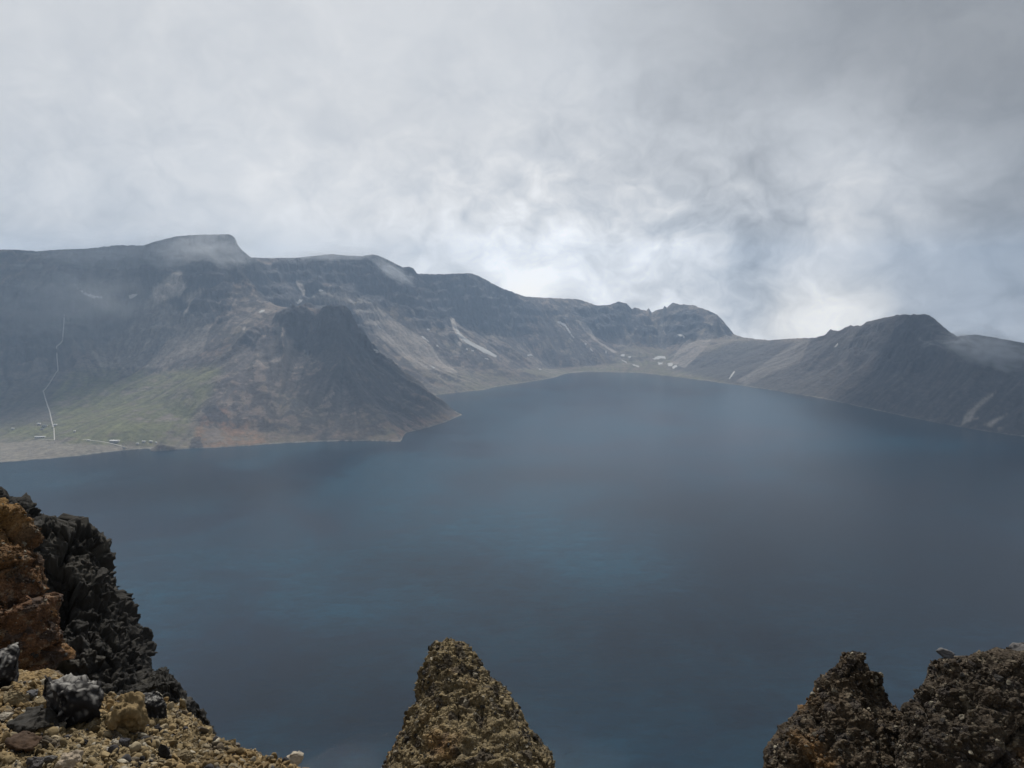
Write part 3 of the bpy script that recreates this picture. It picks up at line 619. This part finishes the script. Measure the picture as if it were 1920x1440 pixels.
def mist(u, v, D, sx_, sy_, sz_, dens, seed, rot=0):
    m = bpy.data.materials.new('mist'); m.use_nodes = True; t = NT(m.node_tree)
    co = t.n('ShaderNodeTexCoord').outputs['Object']; ln = t.vm('LENGTH', co)
    nn = t.noise(t.vm('ADD', co, (seed, seed*1.7, 0)), 2.6, 7, .68, .9).outputs['Fac']
    dn = t.m('MULTIPLY', t.m('MAXIMUM', t.m('SUBTRACT', t.m('MULTIPLY', nn, 2.6), t.m('ADD', ln, .62)), 0), dens)
    pv = t.n('ShaderNodeVolumePrincipled', {'Color': (.93, .96, 1, 1), 'Density': dn}); t.n('ShaderNodeOutputMaterial', {'Volume': pv.outputs[0]})
    V_, F_ = ico(3); o = mesh_np('mist', V_, F_, m, loc=W(u, v, D)); o.scale = (sx_, sy_, sz_); o.rotation_euler = (0, R(rot), 0); return tag(o, kind='stuff')
mist(385, 470, 3200, 330, 110, 150, .019, 3); mist(620, 478, 3900, 500, 100, 60, .014, 19, -2); mist(200, 480, 3200, 460, 110, 110, .012, 23); mist(735, 508, 4050, 190, 100, 60, .020, 7, 32); mist(1855, 652, 2480, 260, 90, 90, .026, 11, 12); mist(130, 570, 2750, 420, 90, 240, .007, 15)

# ------------------------------------------------------------------ foreground rock
M_cong = surf_mat('conglomerate', rough=.95, vary=.30, scale=5, bump=.9, bdist=.012, bscale=28, fine=55)
M_lava = surf_mat('dark_lava', rough=.9, vary=.28, scale=2.5, bump=.9, bdist=.03, bscale=9, spec=.3)
M_peb = surf_mat('pebble_stone', rough=.95, vary=.25, scale=20, bump=.7, bdist=.006, bscale=70)
ICO2 = ico(2)
def pebbles(P, Nn, rad, cols, seed):
    r_ = np.random.default_rng(seed); Vb, Fb = ICO2; var = []
    for k in range(8):
        q = Vb*(1+.30*fbm3(Vb*1.6+k*9, 3, k))[:, None]
        for _ in range(8):                              # knock flat facets
            d = r_.normal(size=3); d /= np.linalg.norm(d); s_ = q@d; q = q-np.maximum(s_-r_.uniform(.3, .7), 0)[:, None]*d
        var.append(q)
    var = np.array(var); n_ = len(P)
    v = var[r_.integers(0, 8, n_)]*(r_.uniform(.6, 1.25, (n_, 1, 3)))
    a = r_.normal(size=(n_, 4)); a /= np.linalg.norm(a, axis=1)[:, None]; w_, x, y, z = a.T
    Rm = np.stack([1-2*(y*y+z*z), 2*(x*y-z*w_), 2*(x*z+y*w_), 2*(x*y+z*w_), 1-2*(x*x+z*z), 2*(y*z-x*w_), 2*(x*z-y*w_), 2*(y*z+x*w_), 1-2*(x*x+y*y)], 1).reshape(-1, 3, 3)
    v = np.einsum('nij,nkj->nki', Rm, v)*rad[:, None, None]+P[:, None]+Nn[:, None]*(rad*.25)[:, None, None]
    F_ = (Fb[None]+np.arange(n_)[:, None, None]*len(Vb)).reshape(-1, 3)
    return v.reshape(-1, 3), F_, np.repeat(cols, len(Vb), axis=0)
def normals(V_, F_):
    a, b, c = V_[F_[:, 0]], V_[F_[:, 1]], V_[F_[:, 2]]; fn = np.cross(b-a, c-a); N_ = np.zeros_like(V_)
    for k in range(F_.shape[1]):
        for ax in range(3): N_[:, ax] += np.bincount(F_[:, k], fn[:, ax], len(V_))
    return N_/(np.linalg.norm(N_, axis=1)[:, None]+1e-12)
def cong_disp(p, big=.14):
    wq = .3*np.stack([n3d(p*3), n3d(p*3+9), n3d(p*3+19)], 1)
    b1, b2, cb, fb = worley(p*np.array([1.6, 1.6, 2.4])+wq, 2, True); f1, f2, c1, ff = worley(p*5+wq, 3, True); g1, g2, c2, fg = worley(p*13+wq, 5, True); h1, h2, c3_ = worley(p*31, 8)
    d = big*(fbm3(p*1.3, 3, 11)+.9*fb+.5*(cb-.5))-.35*big*(1-sstep(0, .13, b2-b1))+.055*(.5-f1)*(c1 > .3)+.03*ff+.030*(.5-g1)*(c2 > .3)+.018*fg+.015*(.5-h1)+.025*fbm3(p*9, 3, 12, ridged=True)
    return d, c1, c2, c3_
def cong_col(p, c2, c3_, N_, tone, rustm):
    n = fbm3(p*2.2, 4, 31); n2_ = fbm3(p*9, 3, 33)
    c = np.array(tone)*(1+.45*n+.45*n2_)[:, None]
    c = lerp(c, np.array([.22, .19, .14]), ((c3_ > .84)*.3)[:, None]); c = lerp(c, np.array([.035, .03, .028]), ((c2 < .18)*.7)[:, None])
    c = lerp(c, np.array([.22, .115, .035]), np.clip(sstep(.12, .45, fbm3(p*1.7+5, 4, 41))*rustm, 0, 1)[:, None])
    return np.clip(c, .012, .5)
def loft(name, left, right, D0, thick, nrow, nang, dispf, colf, mat, v_pow=1.0, stones=0, srad=(.010, .035), seed=1, min_t=.05, vstone=1445, uclip=2000, split=None):
    L_, R_ = np.array(left, float), np.array(right, float); v0 = min(L_[0, 0], R_[0, 0]); v1 = max(L_[-1, 0], R_[-1, 0])
    vs = v0+(v1-v0)*np.linspace(0, 1, nrow)**v_pow; th = np.linspace(0, 2*np.pi, nang, endpoint=False)
    ul, ur = np.interp(vs, L_[:, 0], L_[:, 1]), np.interp(vs, R_[:, 0], R_[:, 1]); V_ = np.zeros((nrow, nang, 3))
    for i, v in enumerate(vs):
        D = D0(v); hw = (ur[i]-ul[i])/2; uc = (ur[i]+ul[i])/2; tk = max(thick*hw*D/F_PX, min_t*min(1, (v-v0)/25+.15))
        u = uc+hw*np.sign(np.cos(th))*np.abs(np.cos(th))**.85; Dd = D-tk*np.sin(th)
        a, b = (u-960)/F_PX, -(v-720)/F_PX; dy = math.cos(PITCH)+b*math.sin(PITCH); dz = -math.sin(PITCH)+b*math.cos(PITCH)
        V_[i, :, 0] = a/dy*Dd; V_[i, :, 1] = Dd; V_[i, :, 2] = CZ+dz/dy*Dd
    F_ = gridfaces(nrow, nang, True); V_ = V_.reshape(-1, 3)
    top = V_[:nang].mean(0); V_ = np.vstack([V_, top]); n_ = len(V_)-1
    k = np.arange(nang); F_ = np.vstack([F_, np.stack([(k+1) % nang, k, np.full(nang, n_), np.full(nang, n_)], 1)])
    F_ = F_[:, ::-1]
    N_ = normals(V_, F_); o_ = np.array([V_[:, 0].mean(), V_[:, 1].mean(), V_[:, 2].min()])
    if (N_[:, 1]*(V_[:, 1]-V_[:, 1].mean())).sum() < 0: F_ = F_[:, ::-1]; N_ = -N_
    p = V_-np.array([0, 0, CZ]); r_ = dispf(p, N_); V_ = V_+N_*r_[0][:, None]
    N2 = normals(V_, F_[:, :3]); C_ = colf(p, N2, *r_[1:])
    quads = F_[:-nang]; tri = F_[-nang:]
    if not stones:
        # cap folded in as thin quads' triangles
        return mesh_tri(name, V_-o_, quads, tri, C_, mat, o_)
    rg = np.random.default_rng(seed); cand = rg.choice(nrow*nang, stones*3)
    zcc = p[cand]; dpt = zcc[:, 1]*math.cos(PITCH)-zcc[:, 2]*math.sin(PITCH); vv = 720-F_PX*(zcc[:, 1]*math.sin(PITCH)+zcc[:, 2]*math.cos(PITCH))/dpt; uu = 960+F_PX*zcc[:, 0]/dpt
    cand = cand[(N_[cand, 1] < .45) & (vv < vstone) & (uu < uclip) & (uu > -40)][:stones]
    rad = srad[0]*(srad[1]/srad[0])**(rg.random(len(cand))**4.0)
    cc = C_[cand]*rg.uniform(.65, 1.45, (len(cand), 1)); pal = rg.random(len(cand))
    cc[pal > .92] = np.array([.20, .18, .14])*rg.uniform(.7, 1.2, ((pal > .92).sum(), 1)); cc[pal < .08] = np.array([.03, .028, .026])
    a, b, c = pebbles(V_[cand], N2[cand], rad, cc, seed)
    return mesh_tri(name, np.vstack([V_, a])-o_, quads, np.vstack([tri[:, :3], b+len(V_)]), np.vstack([C_, c]), mat, o_)
def mesh_tri(name, V_, quads, tris, C_, mat, loc):
    tris = tris[:, :3]; me = bpy.data.meshes.new(name); V_ = V_.astype(np.float32)
    me.vertices.add(len(V_)); me.vertices.foreach_set('co', V_.ravel())
    idx = np.concatenate([quads.ravel(), tris.ravel()]).astype(np.int32); me.loops.add(len(idx)); me.loops.foreach_set('vertex_index', idx)
    me.polygons.add(len(quads)+len(tris)); me.polygons.foreach_set('loop_start', np.concatenate([np.arange(len(quads))*4, len(quads)*4+np.arange(len(tris))*3]).astype(np.int32))
    me.update(calc_edges=True); me.shade_smooth(); me.polygons.foreach_set('use_smooth', np.concatenate([np.ones(len(quads), bool), np.zeros(len(tris), bool)]))
    c = np.ones((len(V_), 4), np.float32); c[:, :3] = C_; me.attributes.new('Col', 'FLOAT_COLOR', 'POINT').data.foreach_set('color', c.ravel())
    me.materials.append(mat); o = bpy.data.objects.new(name, me); scene.collection.objects.link(o); o.location = loc; return o

# conglomerate pinnacles
def cd2(p, N_): d, a, b, c = cong_disp(p, .035); return d-.005, b, c
def cd(p, N_): d, a, b, c = cong_disp(p, .085); return d-.03, b, c
o = loft('rock_pinnacle', [(1203, 819), (1209, 811), (1222, 806), (1235, 801), (1270, 785), (1310, 777), (1340, 764), (1380, 747), (1400, 740), (1440, 720), (1560, 670), (1700, 640)],
  [(1203, 832), (1207, 852), (1215, 880), (1230, 893), (1250, 905), (1270, 920), (1290, 946), (1300, 958), (1320, 971), (1350, 988), (1380, 1010), (1400, 1018), (1420, 1033), (1440, 1036), (1560, 1085), (1700, 1130)],
  lambda v: 7.0-(v-1203)*.0028, .8, 420, 520, cd2, lambda p, N_, b, c: cong_col(p, b, c, N_, (.138, .108, .060), .4), M_cong, stones=6000, srad=(.004, .030), seed=3)
tag(o, 'lone pointed pinnacle of knobbly brown conglomerate in the bottom middle', 'rock pinnacle')
o = loft('rock_pinnacle', [(1219, 1592), (1225, 1576), (1245, 1562), (1270, 1537), (1300, 1519), (1340, 1495), (1380, 1464), (1410, 1444), (1440, 1433), (1560, 1380), (1700, 1350)],
  [(1219, 1606), (1222, 1622), (1232, 1631), (1260, 1650), (1264, 1662), (1272, 1663), (1280, 1653), (1300, 1660), (1320, 1673), (1335, 1692), (1345, 1702), (1440, 1760), (1560, 1800), (1700, 1830)],
  lambda v: 6.4-(v-1219)*.0022, .75, 380, 480, cd, lambda p, N_, b, c: cong_col(p, b, c, N_, (.050, .037, .024), .45), M_cong, stones=5500, srad=(.004, .034), seed=4)  # darker tone paints in the shade of a face turned from the sun
tag(o, 'slimmer dark conglomerate pinnacle with a beak-like knob, left of the broad block', 'rock pinnacle')
o = loft('rock_block', [(1229, 1756), (1235, 1743), (1245, 1736), (1270, 1731), (1290, 1719), (1310, 1713), (1325, 1700), (1335, 1696), (1345, 1694), (1440, 1655), (1560, 1620), (1700, 1600)],
  [(1229, 1900), (1234, 1950), (1245, 2000), (1300, 2060), (1440, 2120), (1560, 2150), (1700, 2160)],
  lambda v: 6.0-(v-1229)*.0022, .55, 380, 640, cd, lambda p, N_, b, c: cong_col(p, b, c, N_, (.044, .034, .024), .3), M_cong, stones=6500, srad=(.004, .036), seed=5, min_t=.25)  # block's shaded look put into its rock tone
tag(o, 'broad flat-topped conglomerate block at the bottom right with a loose stone on top', 'rock block')
# rusty outcrop and black lava cliff on the left
def dd(p, N_):
    q = p*np.array([1, 1, .7]); wq = .22*np.stack([fbm3(p*2, 3, 9), fbm3(p*2+9, 3, 10), fbm3(p*2+19, 3, 12)], 1)
    w1, w2, ci, fa = worley(q*1.0+wq, 21, True); v1, v2, cj, fb = worley(q*2.7+wq*1.4, 23, True); y1, y2, ck, fc = worley(p*np.array([6.5, 6.5, 4.2]), 25, True)
    d = -.10+.34*fbm3(p*.7, 3, 51)+.26*fa+.20*(ci-.5)+.13*fb+.07*(cj-.5)-.08*(1-sstep(0, .10, w2-w1))-.05*(1-sstep(0, .08, v2-v1))+.12*fc+.035*(ck-.5)+.040*worley(p*np.array([17, 17, 12.]), 27, True)[3]+.02*fbm3(p*14, 3, 57, ridged=True)
    return d, ci, cj
def dc(p, N_, ci, cj):
    n = fbm3(p*1.3, 5, 61); c = np.array([.021, .020, .018])*(1+.5*n+.6*(cj-.5)+.5*fbm3(p*9, 3, 62))[:, None]
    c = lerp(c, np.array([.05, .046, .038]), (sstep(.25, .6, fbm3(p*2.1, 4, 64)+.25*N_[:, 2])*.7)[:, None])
    return np.clip(c, .008, .3)
o = loft('lava_cliff', [(938, -250), (1000, -320), (1200, -380), (1700, -400)],
  [(938, 22), (942, 52), (950, 64), (972, 74), (985, 90), (990, 128), (986, 150), (990, 166), (1000, 184), (1015, 198), (1040, 205), (1065, 212), (1090, 226), (1130, 231), (1160, 249), (1190, 270), (1220, 283), (1262, 291), (1300, 318), (1400, 350), (1700, 380)],
  lambda v: 15.-(v-938)*.006, .5, 460, 760, dd, dc, M_lava, min_t=.8)
tag(o, 'tall black craggy lava cliff rising on the left above the lake', 'cliff')
def ds(p, N_): r_ = dd(p*1.7, N_); return r_[0]*.4, r_[1], r_[2]
o = loft('lava_crag', [(1259, 300), (1268, 285), (1300, 240), (1400, 190), (1600, 180)], [(1259, 314), (1264, 322), (1285, 340), (1320, 362), (1350, 377), (1378, 396), (1450, 420), (1600, 440)],
  lambda v: 11.-(v-1259)*.004, .7, 220, 320, ds, dc, M_lava, min_t=.3)
tag(o, 'leaning black crag between the tall lava cliff and the gravel edge', 'crag')
o = loft('lava_crag', [(1318, 366), (1326, 361), (1350, 357), (1400, 350), (1600, 330)], [(1318, 373), (1324, 385), (1334, 397), (1350, 404), (1383, 404), (1450, 415), (1600, 430)],
  lambda v: 10.2-(v-1318)*.004, .8, 160, 220, ds, dc, M_lava, min_t=.15)
tag(o, 'small square dark crag standing lowest at the water side', 'crag')
def rdp(p, N_): d, a, b, c = cong_disp(p*.8, .22); return d*1.25, b, c
def rcol(p, N_, b, c):
    c_ = cong_col(p, b, c, N_, (.085, .045, .024), .8); up = sstep(-1.5, -.9, p[:, 2]*.5-.35*p[:, 0]-2.2+.3*fbm3(p*2, 3, 71))
    return lerp(c_, np.array([.20, .12, .04])*(1+.4*fbm3(p*6, 3, 73))[:, None], (sstep(-3.6, -2.6, p[:, 2]+.5*fbm3(p, 3, 74))*.7)[:, None])
o = loft('rusty_outcrop', [(941, -120), (960, -160), (1000, -200), (1700, -260)], [(941, 3), (948, 14), (965, 27), (990, 50), (1010, 68), (1050, 79), (1100, 84), (1180, 85), (1250, 80), (1400, 85), (1700, 90)],
  lambda v: 9.5-(v-941)*.0025, .5, 420, 420, rdp, rcol, M_cong, stones=6500, srad=(.008, .045), seed=9, min_t=.4)
tag(o, 'rust and ochre coloured outcrop at the left edge in front of the black cliff', 'outcrop')

# gravelly ledge the photographer stands on
gp = [W(-400, 1180, 8.2), W(-200, 1215, 7.6), W(0, 1250, 7.0), W(110, 1258, 6.9), W(200, 1300, 6.5), W(330, 1312, 6.0), W(400, 1384, 5.5), W(480, 1418, 5.1), W(572, 1441, 4.8), W(700, 1500, 4.4)]
gpt = [tuple(p_) for p_ in gp]; gl = [list(range(len(gp)))]
gpt += [tuple(W(*q)) for q in [(0, 1440, 4.3), (-300, 1440, 4.4), (300, 1440, 4.35), (450, 1460, 4.2), (0, 1340, 5.4), (200, 1360, 5.2), (225, 1325, 5.9), (-300, 1330, 5.6)]]
gpt += [(-2.5, 2.6, CZ-2.35), (-.8, 2.6, CZ-2.45), (.6, 2.6, CZ-2.6), (0, 0, CZ-1.75), (-4, 0, CZ-1.5), (4, 0, CZ-1.9), (-4, -4, CZ-1.5), (4, -4, CZ-1.6), (2.4, 2.4, CZ-2.9), (1, 3.8, CZ-3.6), (3, 4, CZ-4.4), (5, 4, CZ-4.4), (4.5, 8, CZ-8), (0, 5.5, CZ-5),
   (-9, 3, CZ-2.0), (-9, 9, CZ-3.2), (0, 9, CZ-8.5), (-3, 9.5, CZ-8), (-6, 11, CZ-8.5), (-9, 12, CZ-8), (7, 0, CZ-3), (7, 9, CZ-10), (-9, -4, CZ-1.5), (7, -4, CZ-2), (5, 13, CZ-15), (-9, 14, CZ-14), (0, 14, CZ-14)]
for p_ in gp: gpt.append((p_[0]*1.03+.12, p_[1]*1.03+.25, p_[2]-.8))
GF = blur(tin(gpt, gl, -9, -4, 401, 451, .04), 1.6)
def gh(x, y, fine=True):
    h = bil(GF, -9, -4, .04, x, y); p = np.stack([x, y, h-CZ], 1)
    f1, _, c1 = worley(p*3.0, 81); g1, _, c2 = worley(p*9, 82); k1, _, c3_ = worley(p*24, 83)
    d = .10*fbm3(p*.9, 4, 84)+.12*(.5-f1)*(c1 > .4)+.06*fbm3(p*5, 4, 85, ridged=True)+.05*(.5-g1)*(c2 > .3)+.025*(.5-k1)
    return h+d, c2, c3_, p
azf = np.linspace(R(-40), R(4), 620); rf = np.linspace(2.6, 9.6, 620); RF, AF = np.meshgrid(rf, azf, indexing='ij')
gxf, gyf = RF*np.sin(AF), RF*np.cos(AF); hz_, c2, c3_, pp = gh(gxf.ravel(), gyf.ravel())
def gcol(p, c2, c3_):
    n = fbm3(p*.8, 4, 87); c = np.array([.185, .130, .062])*(1+.25*n+.3*fbm3(p*7, 3, 88))[:, None]
    c = lerp(c, np.array([.180, .142, .080]), (sstep(-.1, .5, fbm3(p*1.1+4, 3, 89)-.25*(p[:, 0]+2.5))*.7)[:, None])
    c = lerp(c, np.array([.26, .23, .17]), ((c3_ > .84)*.5)[:, None]); return lerp(c, np.array([.07, .062, .055]), ((c2 < .12)*.7)[:, None])
tag(mesh_np('ground', np.stack([gxf.ravel(), gyf.ravel(), hz_], 1), gridfaces(620, 620)[:, ::-1], M_cong, np.clip(gcol(pp, c2, c3_), .02, .5)), 'loose ochre gravel ledge at the cliff edge', 'ground', kind='structure')
x2, y2 = np.meshgrid(np.arange(-9, 7, .1), np.arange(-4, 14, .1)); h2, a_, b_, p2 = gh(x2.ravel(), y2.ravel())
r2, a2 = np.hypot(x2, y2).ravel(), np.arctan2(x2, y2).ravel(); in2 = (r2 > 2.9) & (r2 < 9.3) & (a2 > R(-38)) & (a2 < R(2.4)); F2 = gridfaces(*x2.shape); F2 = F2[~in2[F2].all(1)]
tag(mesh_np('ground', np.stack([x2.ravel(), y2.ravel(), h2-.012], 1), F2, M_cong, np.clip(gcol(p2, a_, b_), .02, .5)), 'gravel ledge continuing under the viewpoint', 'ground', kind='structure')
def ghit(u, v, d0=3.5):
    Ds = np.arange(d0, 9, .01); d = pix_dir(u, v); X_ = d[0]/d[1]*Ds; Zr = CZ+d[2]/d[1]*Ds; g = bil(GF, -9, -4, .04, X_, Ds); k = np.nonzero(g >= Zr)[0]
    D = Ds[k[0]] if len(k) else 5.5; return W(u, v, D)
rg = np.random.default_rng(12); NP = 20000
pr = rg.uniform(3.7, 8.0, NP); pa = rg.uniform(R(-36), R(-10), NP); px2, py2 = pr*np.sin(pa), pr*np.cos(pa); hp, ca, cb, pq = gh(px2, py2)
rad = .005*(.048/.005)**(rg.random(NP)**3.0); cc = gcol(pq, ca, cb)*rg.uniform(.65, 1.4, (NP, 1)); pal = rg.random(NP)
cc[pal > .90] = np.array([.30, .27, .21])*rg.uniform(.6, 1.1, ((pal > .90).sum(), 1)); cc[pal < .07] = np.array([.05, .048, .05])
a, b, c = pebbles(np.stack([px2, py2, hp], 1), np.tile([0, 0, 1.], (NP, 1)), rad, np.clip(cc, .02, .5), 13)
tag(mesh_np('gravel', a, b, M_peb, c, smooth=False), 'loose stones and grit strewn over the ledge', 'gravel', kind='stuff')
ICO5 = ico(5)
def boulder(u, v, wpx, hpx, base, lab, seed, lichen=0., name='boulder', cat='boulder', D=None, rough=1., cuts=12, knob=0., group=None, flat=1.):
    P = ghit(u, v+hpx*.35) if D is None else W(u, v, D); D_ = P[1]; sc_ = D_/F_PX*1.03; c0 = W(u, v, D_)
    r_ = np.random.default_rng(seed); q = ICO5[0].copy()
    for _ in range(cuts):
        d = r_.normal(size=3); d /= np.linalg.norm(d); s_ = q@d; q = q-np.maximum(s_-r_.uniform(.32, .74), 0)[:, None]*d*.97
    q /= np.abs(q).max(0)
    N_ = normals(q, ICO5[1]); s3 = np.array([wpx/2*sc_, max(wpx, hpx)/2*sc_*.85*flat, hpx/2*sc_]); m_ = s3.mean()
    f1, f2, ci = worley(q*2.6+seed, 91); g1, g2, cg = worley(q*7+seed, 92)
    _, _, ca_, fa_ = worley(q*2.2+seed+.3*n3d(q*2)[:, None], 97, True)
    d = .07*fbm3(q*1.4+seed, 5, 93)+rough*(.08*fa_+.04*(ca_-.5)+.035*fbm3(q*6+seed, 4, 94, ridged=True))+knob*(.16*(.5-f1)+.09*(.5-g1))
    V_ = q*s3+N_*(d*m_*1.6)[:, None]; N2 = normals(V_, ICO5[1])
    c = np.array(base)*(1+.35*fbm3(q*3+seed, 4, 95)+.3*(cg-.5))[:, None]
    li = sstep(.16, .34, fbm3(q*np.array([5, 5, 9])+seed*3, 5, 96, ridged=True, gain=.65)*.8+.28*(N2[:, 2]-.55)+lichen-.70)*(lichen > 0)
    c = lerp(c, np.array([.33, .32, .30]), (li*.75)[:, None])
    o = mesh_np(name, V_, ICO5[1], M_peb if knob else M_lava2, np.clip(c, .006, .6), loc=c0); return tag(o, lab, cat, group)
M_lava2 = surf_mat('lava_block', rough=.85, vary=.25, scale=9, bump=.8, bdist=.012, bscale=28, spec=.35)
B = boulder; DK = (.011, .010, .011); TAN = (.17, .135, .08); PALEC = (.30, .27, .22)
B(136, 1318, 138, 116, DK, 'largest black boulder with white lichen streaks, sharp top ridge', 1, .50, cuts=9, rough=1.6)
B(10, 1256, 84, 88, DK, 'black boulder splashed with white lichen at the left edge', 2, .50)
B(294, 1326, 56, 60, (.010, .009, .010), 'round black boulder with a lichen cap at the gravel edge', 3, .46)
B(44, 1364, 112, 50, (.020, .018, .015), 'wide flat grey slab left below the largest black boulder', 4, 0)
B(44, 1397, 76, 40, (.045, .023, .010), 'rusty brown boulder tucked under the flat grey slab', 5, 0)
B(104, 1361, 52, 32, PALEC, 'whitish knobbly stone in front of the largest black boulder', 6, knob=1)
B(226, 1346, 88, 84, (.18, .13, .065), 'big ochre lump of cemented gravel between two black boulders', 7, knob=.9, cuts=14, rough=1.5)
B(80, 1323, 30, 32, TAN, 'small rounded tan stone left of the largest black boulder', 8, knob=.6, name='stone', cat='stone')
B(25, 1313, 40, 32, TAN, 'knobbly tan stone below the lichen splashed boulder', 9, knob=.8, name='stone', cat='stone')
B(61, 1303, 28, 18, (.07, .07, .075), 'small flat dark stone between the tan stones', 10, name='stone', cat='stone')
B(8, 1342, 34, 16, PALEC, 'pale stone sliver on top of the flat grey slab', 11, name='stone', cat='stone')
B(236, 1391, 22, 22, (.06, .06, .07), 'small dark grey stone touching a white stone mid gravel', 12, name='stone', cat='stone')
B(216, 1393, 20, 22, PALEC, 'pitted white stone touching the small dark grey one', 13, knob=1, name='stone', cat='stone')
B(207, 1407, 14, 12, (.5, .47, .42), 'little white chip just below the pitted white stone', 14, name='stone', cat='stone')
B(308, 1405, 28, 28, DK, 'black angular stone in the middle of the ochre gravel', 15, name='stone', cat='stone')
B(299, 1371, 19, 28, DK, 'upright black stone under the round lichen capped boulder', 16, name='stone', cat='stone')
B(160, 1393, 15, 14, DK, 'tiny black stone left of the pitted white stone', 17, name='stone', cat='stone')
B(66, 1434, 40, 24, (.055, .05, .05), 'dark stone cut by the bottom edge near the left corner', 18, .25, name='stone', cat='stone')
B(124, 1429, 56, 36, (.30, .25, .19), 'rounded tan cobble at the bottom edge', 19, knob=.7, name='stone', cat='stone')
B(96, 1424, 26, 20, (.10, .095, .09), 'grey stone wedged left of the tan cobble at the bottom', 20, name='stone', cat='stone')
B(546, 1428, 46, 34, (.33, .29, .23), 'pale rough stone at the far right tip of the gravel', 21, knob=.8, name='stone', cat='stone', D=4.9)
B(478, 1424, 20, 22, (.30, .26, .19), 'small pointed pale stone on the gravel edge left of the tip', 22, name='stone', cat='stone', D=5.1)
B(441, 1404, 38, 20, (.11, .095, .08), 'low dark brown stone on the gravel edge', 23, name='stone', cat='stone', D=5.35)
B(419, 1392, 14, 16, DK, 'tiny black stone on the gravel edge beside the last crag', 24, name='stone', cat='stone', D=5.4)
B(352, 1419, 42, 28, TAN, 'tan lump of cemented gravel below the black angular stone', 25, knob=.8, name='stone', cat='stone')
B(1777, 1226, 38, 20, (.10, .10, .105), 'loose grey slab balanced on top of the broad rock block', 26, name='stone', cat='stone', D=5.95, cuts=12)
B(1915, 1228, 42, 50, (.13, .125, .125), 'upright grey stone on the broad block at the right edge', 27, name='stone', cat='stone', D=5.9, cuts=12)
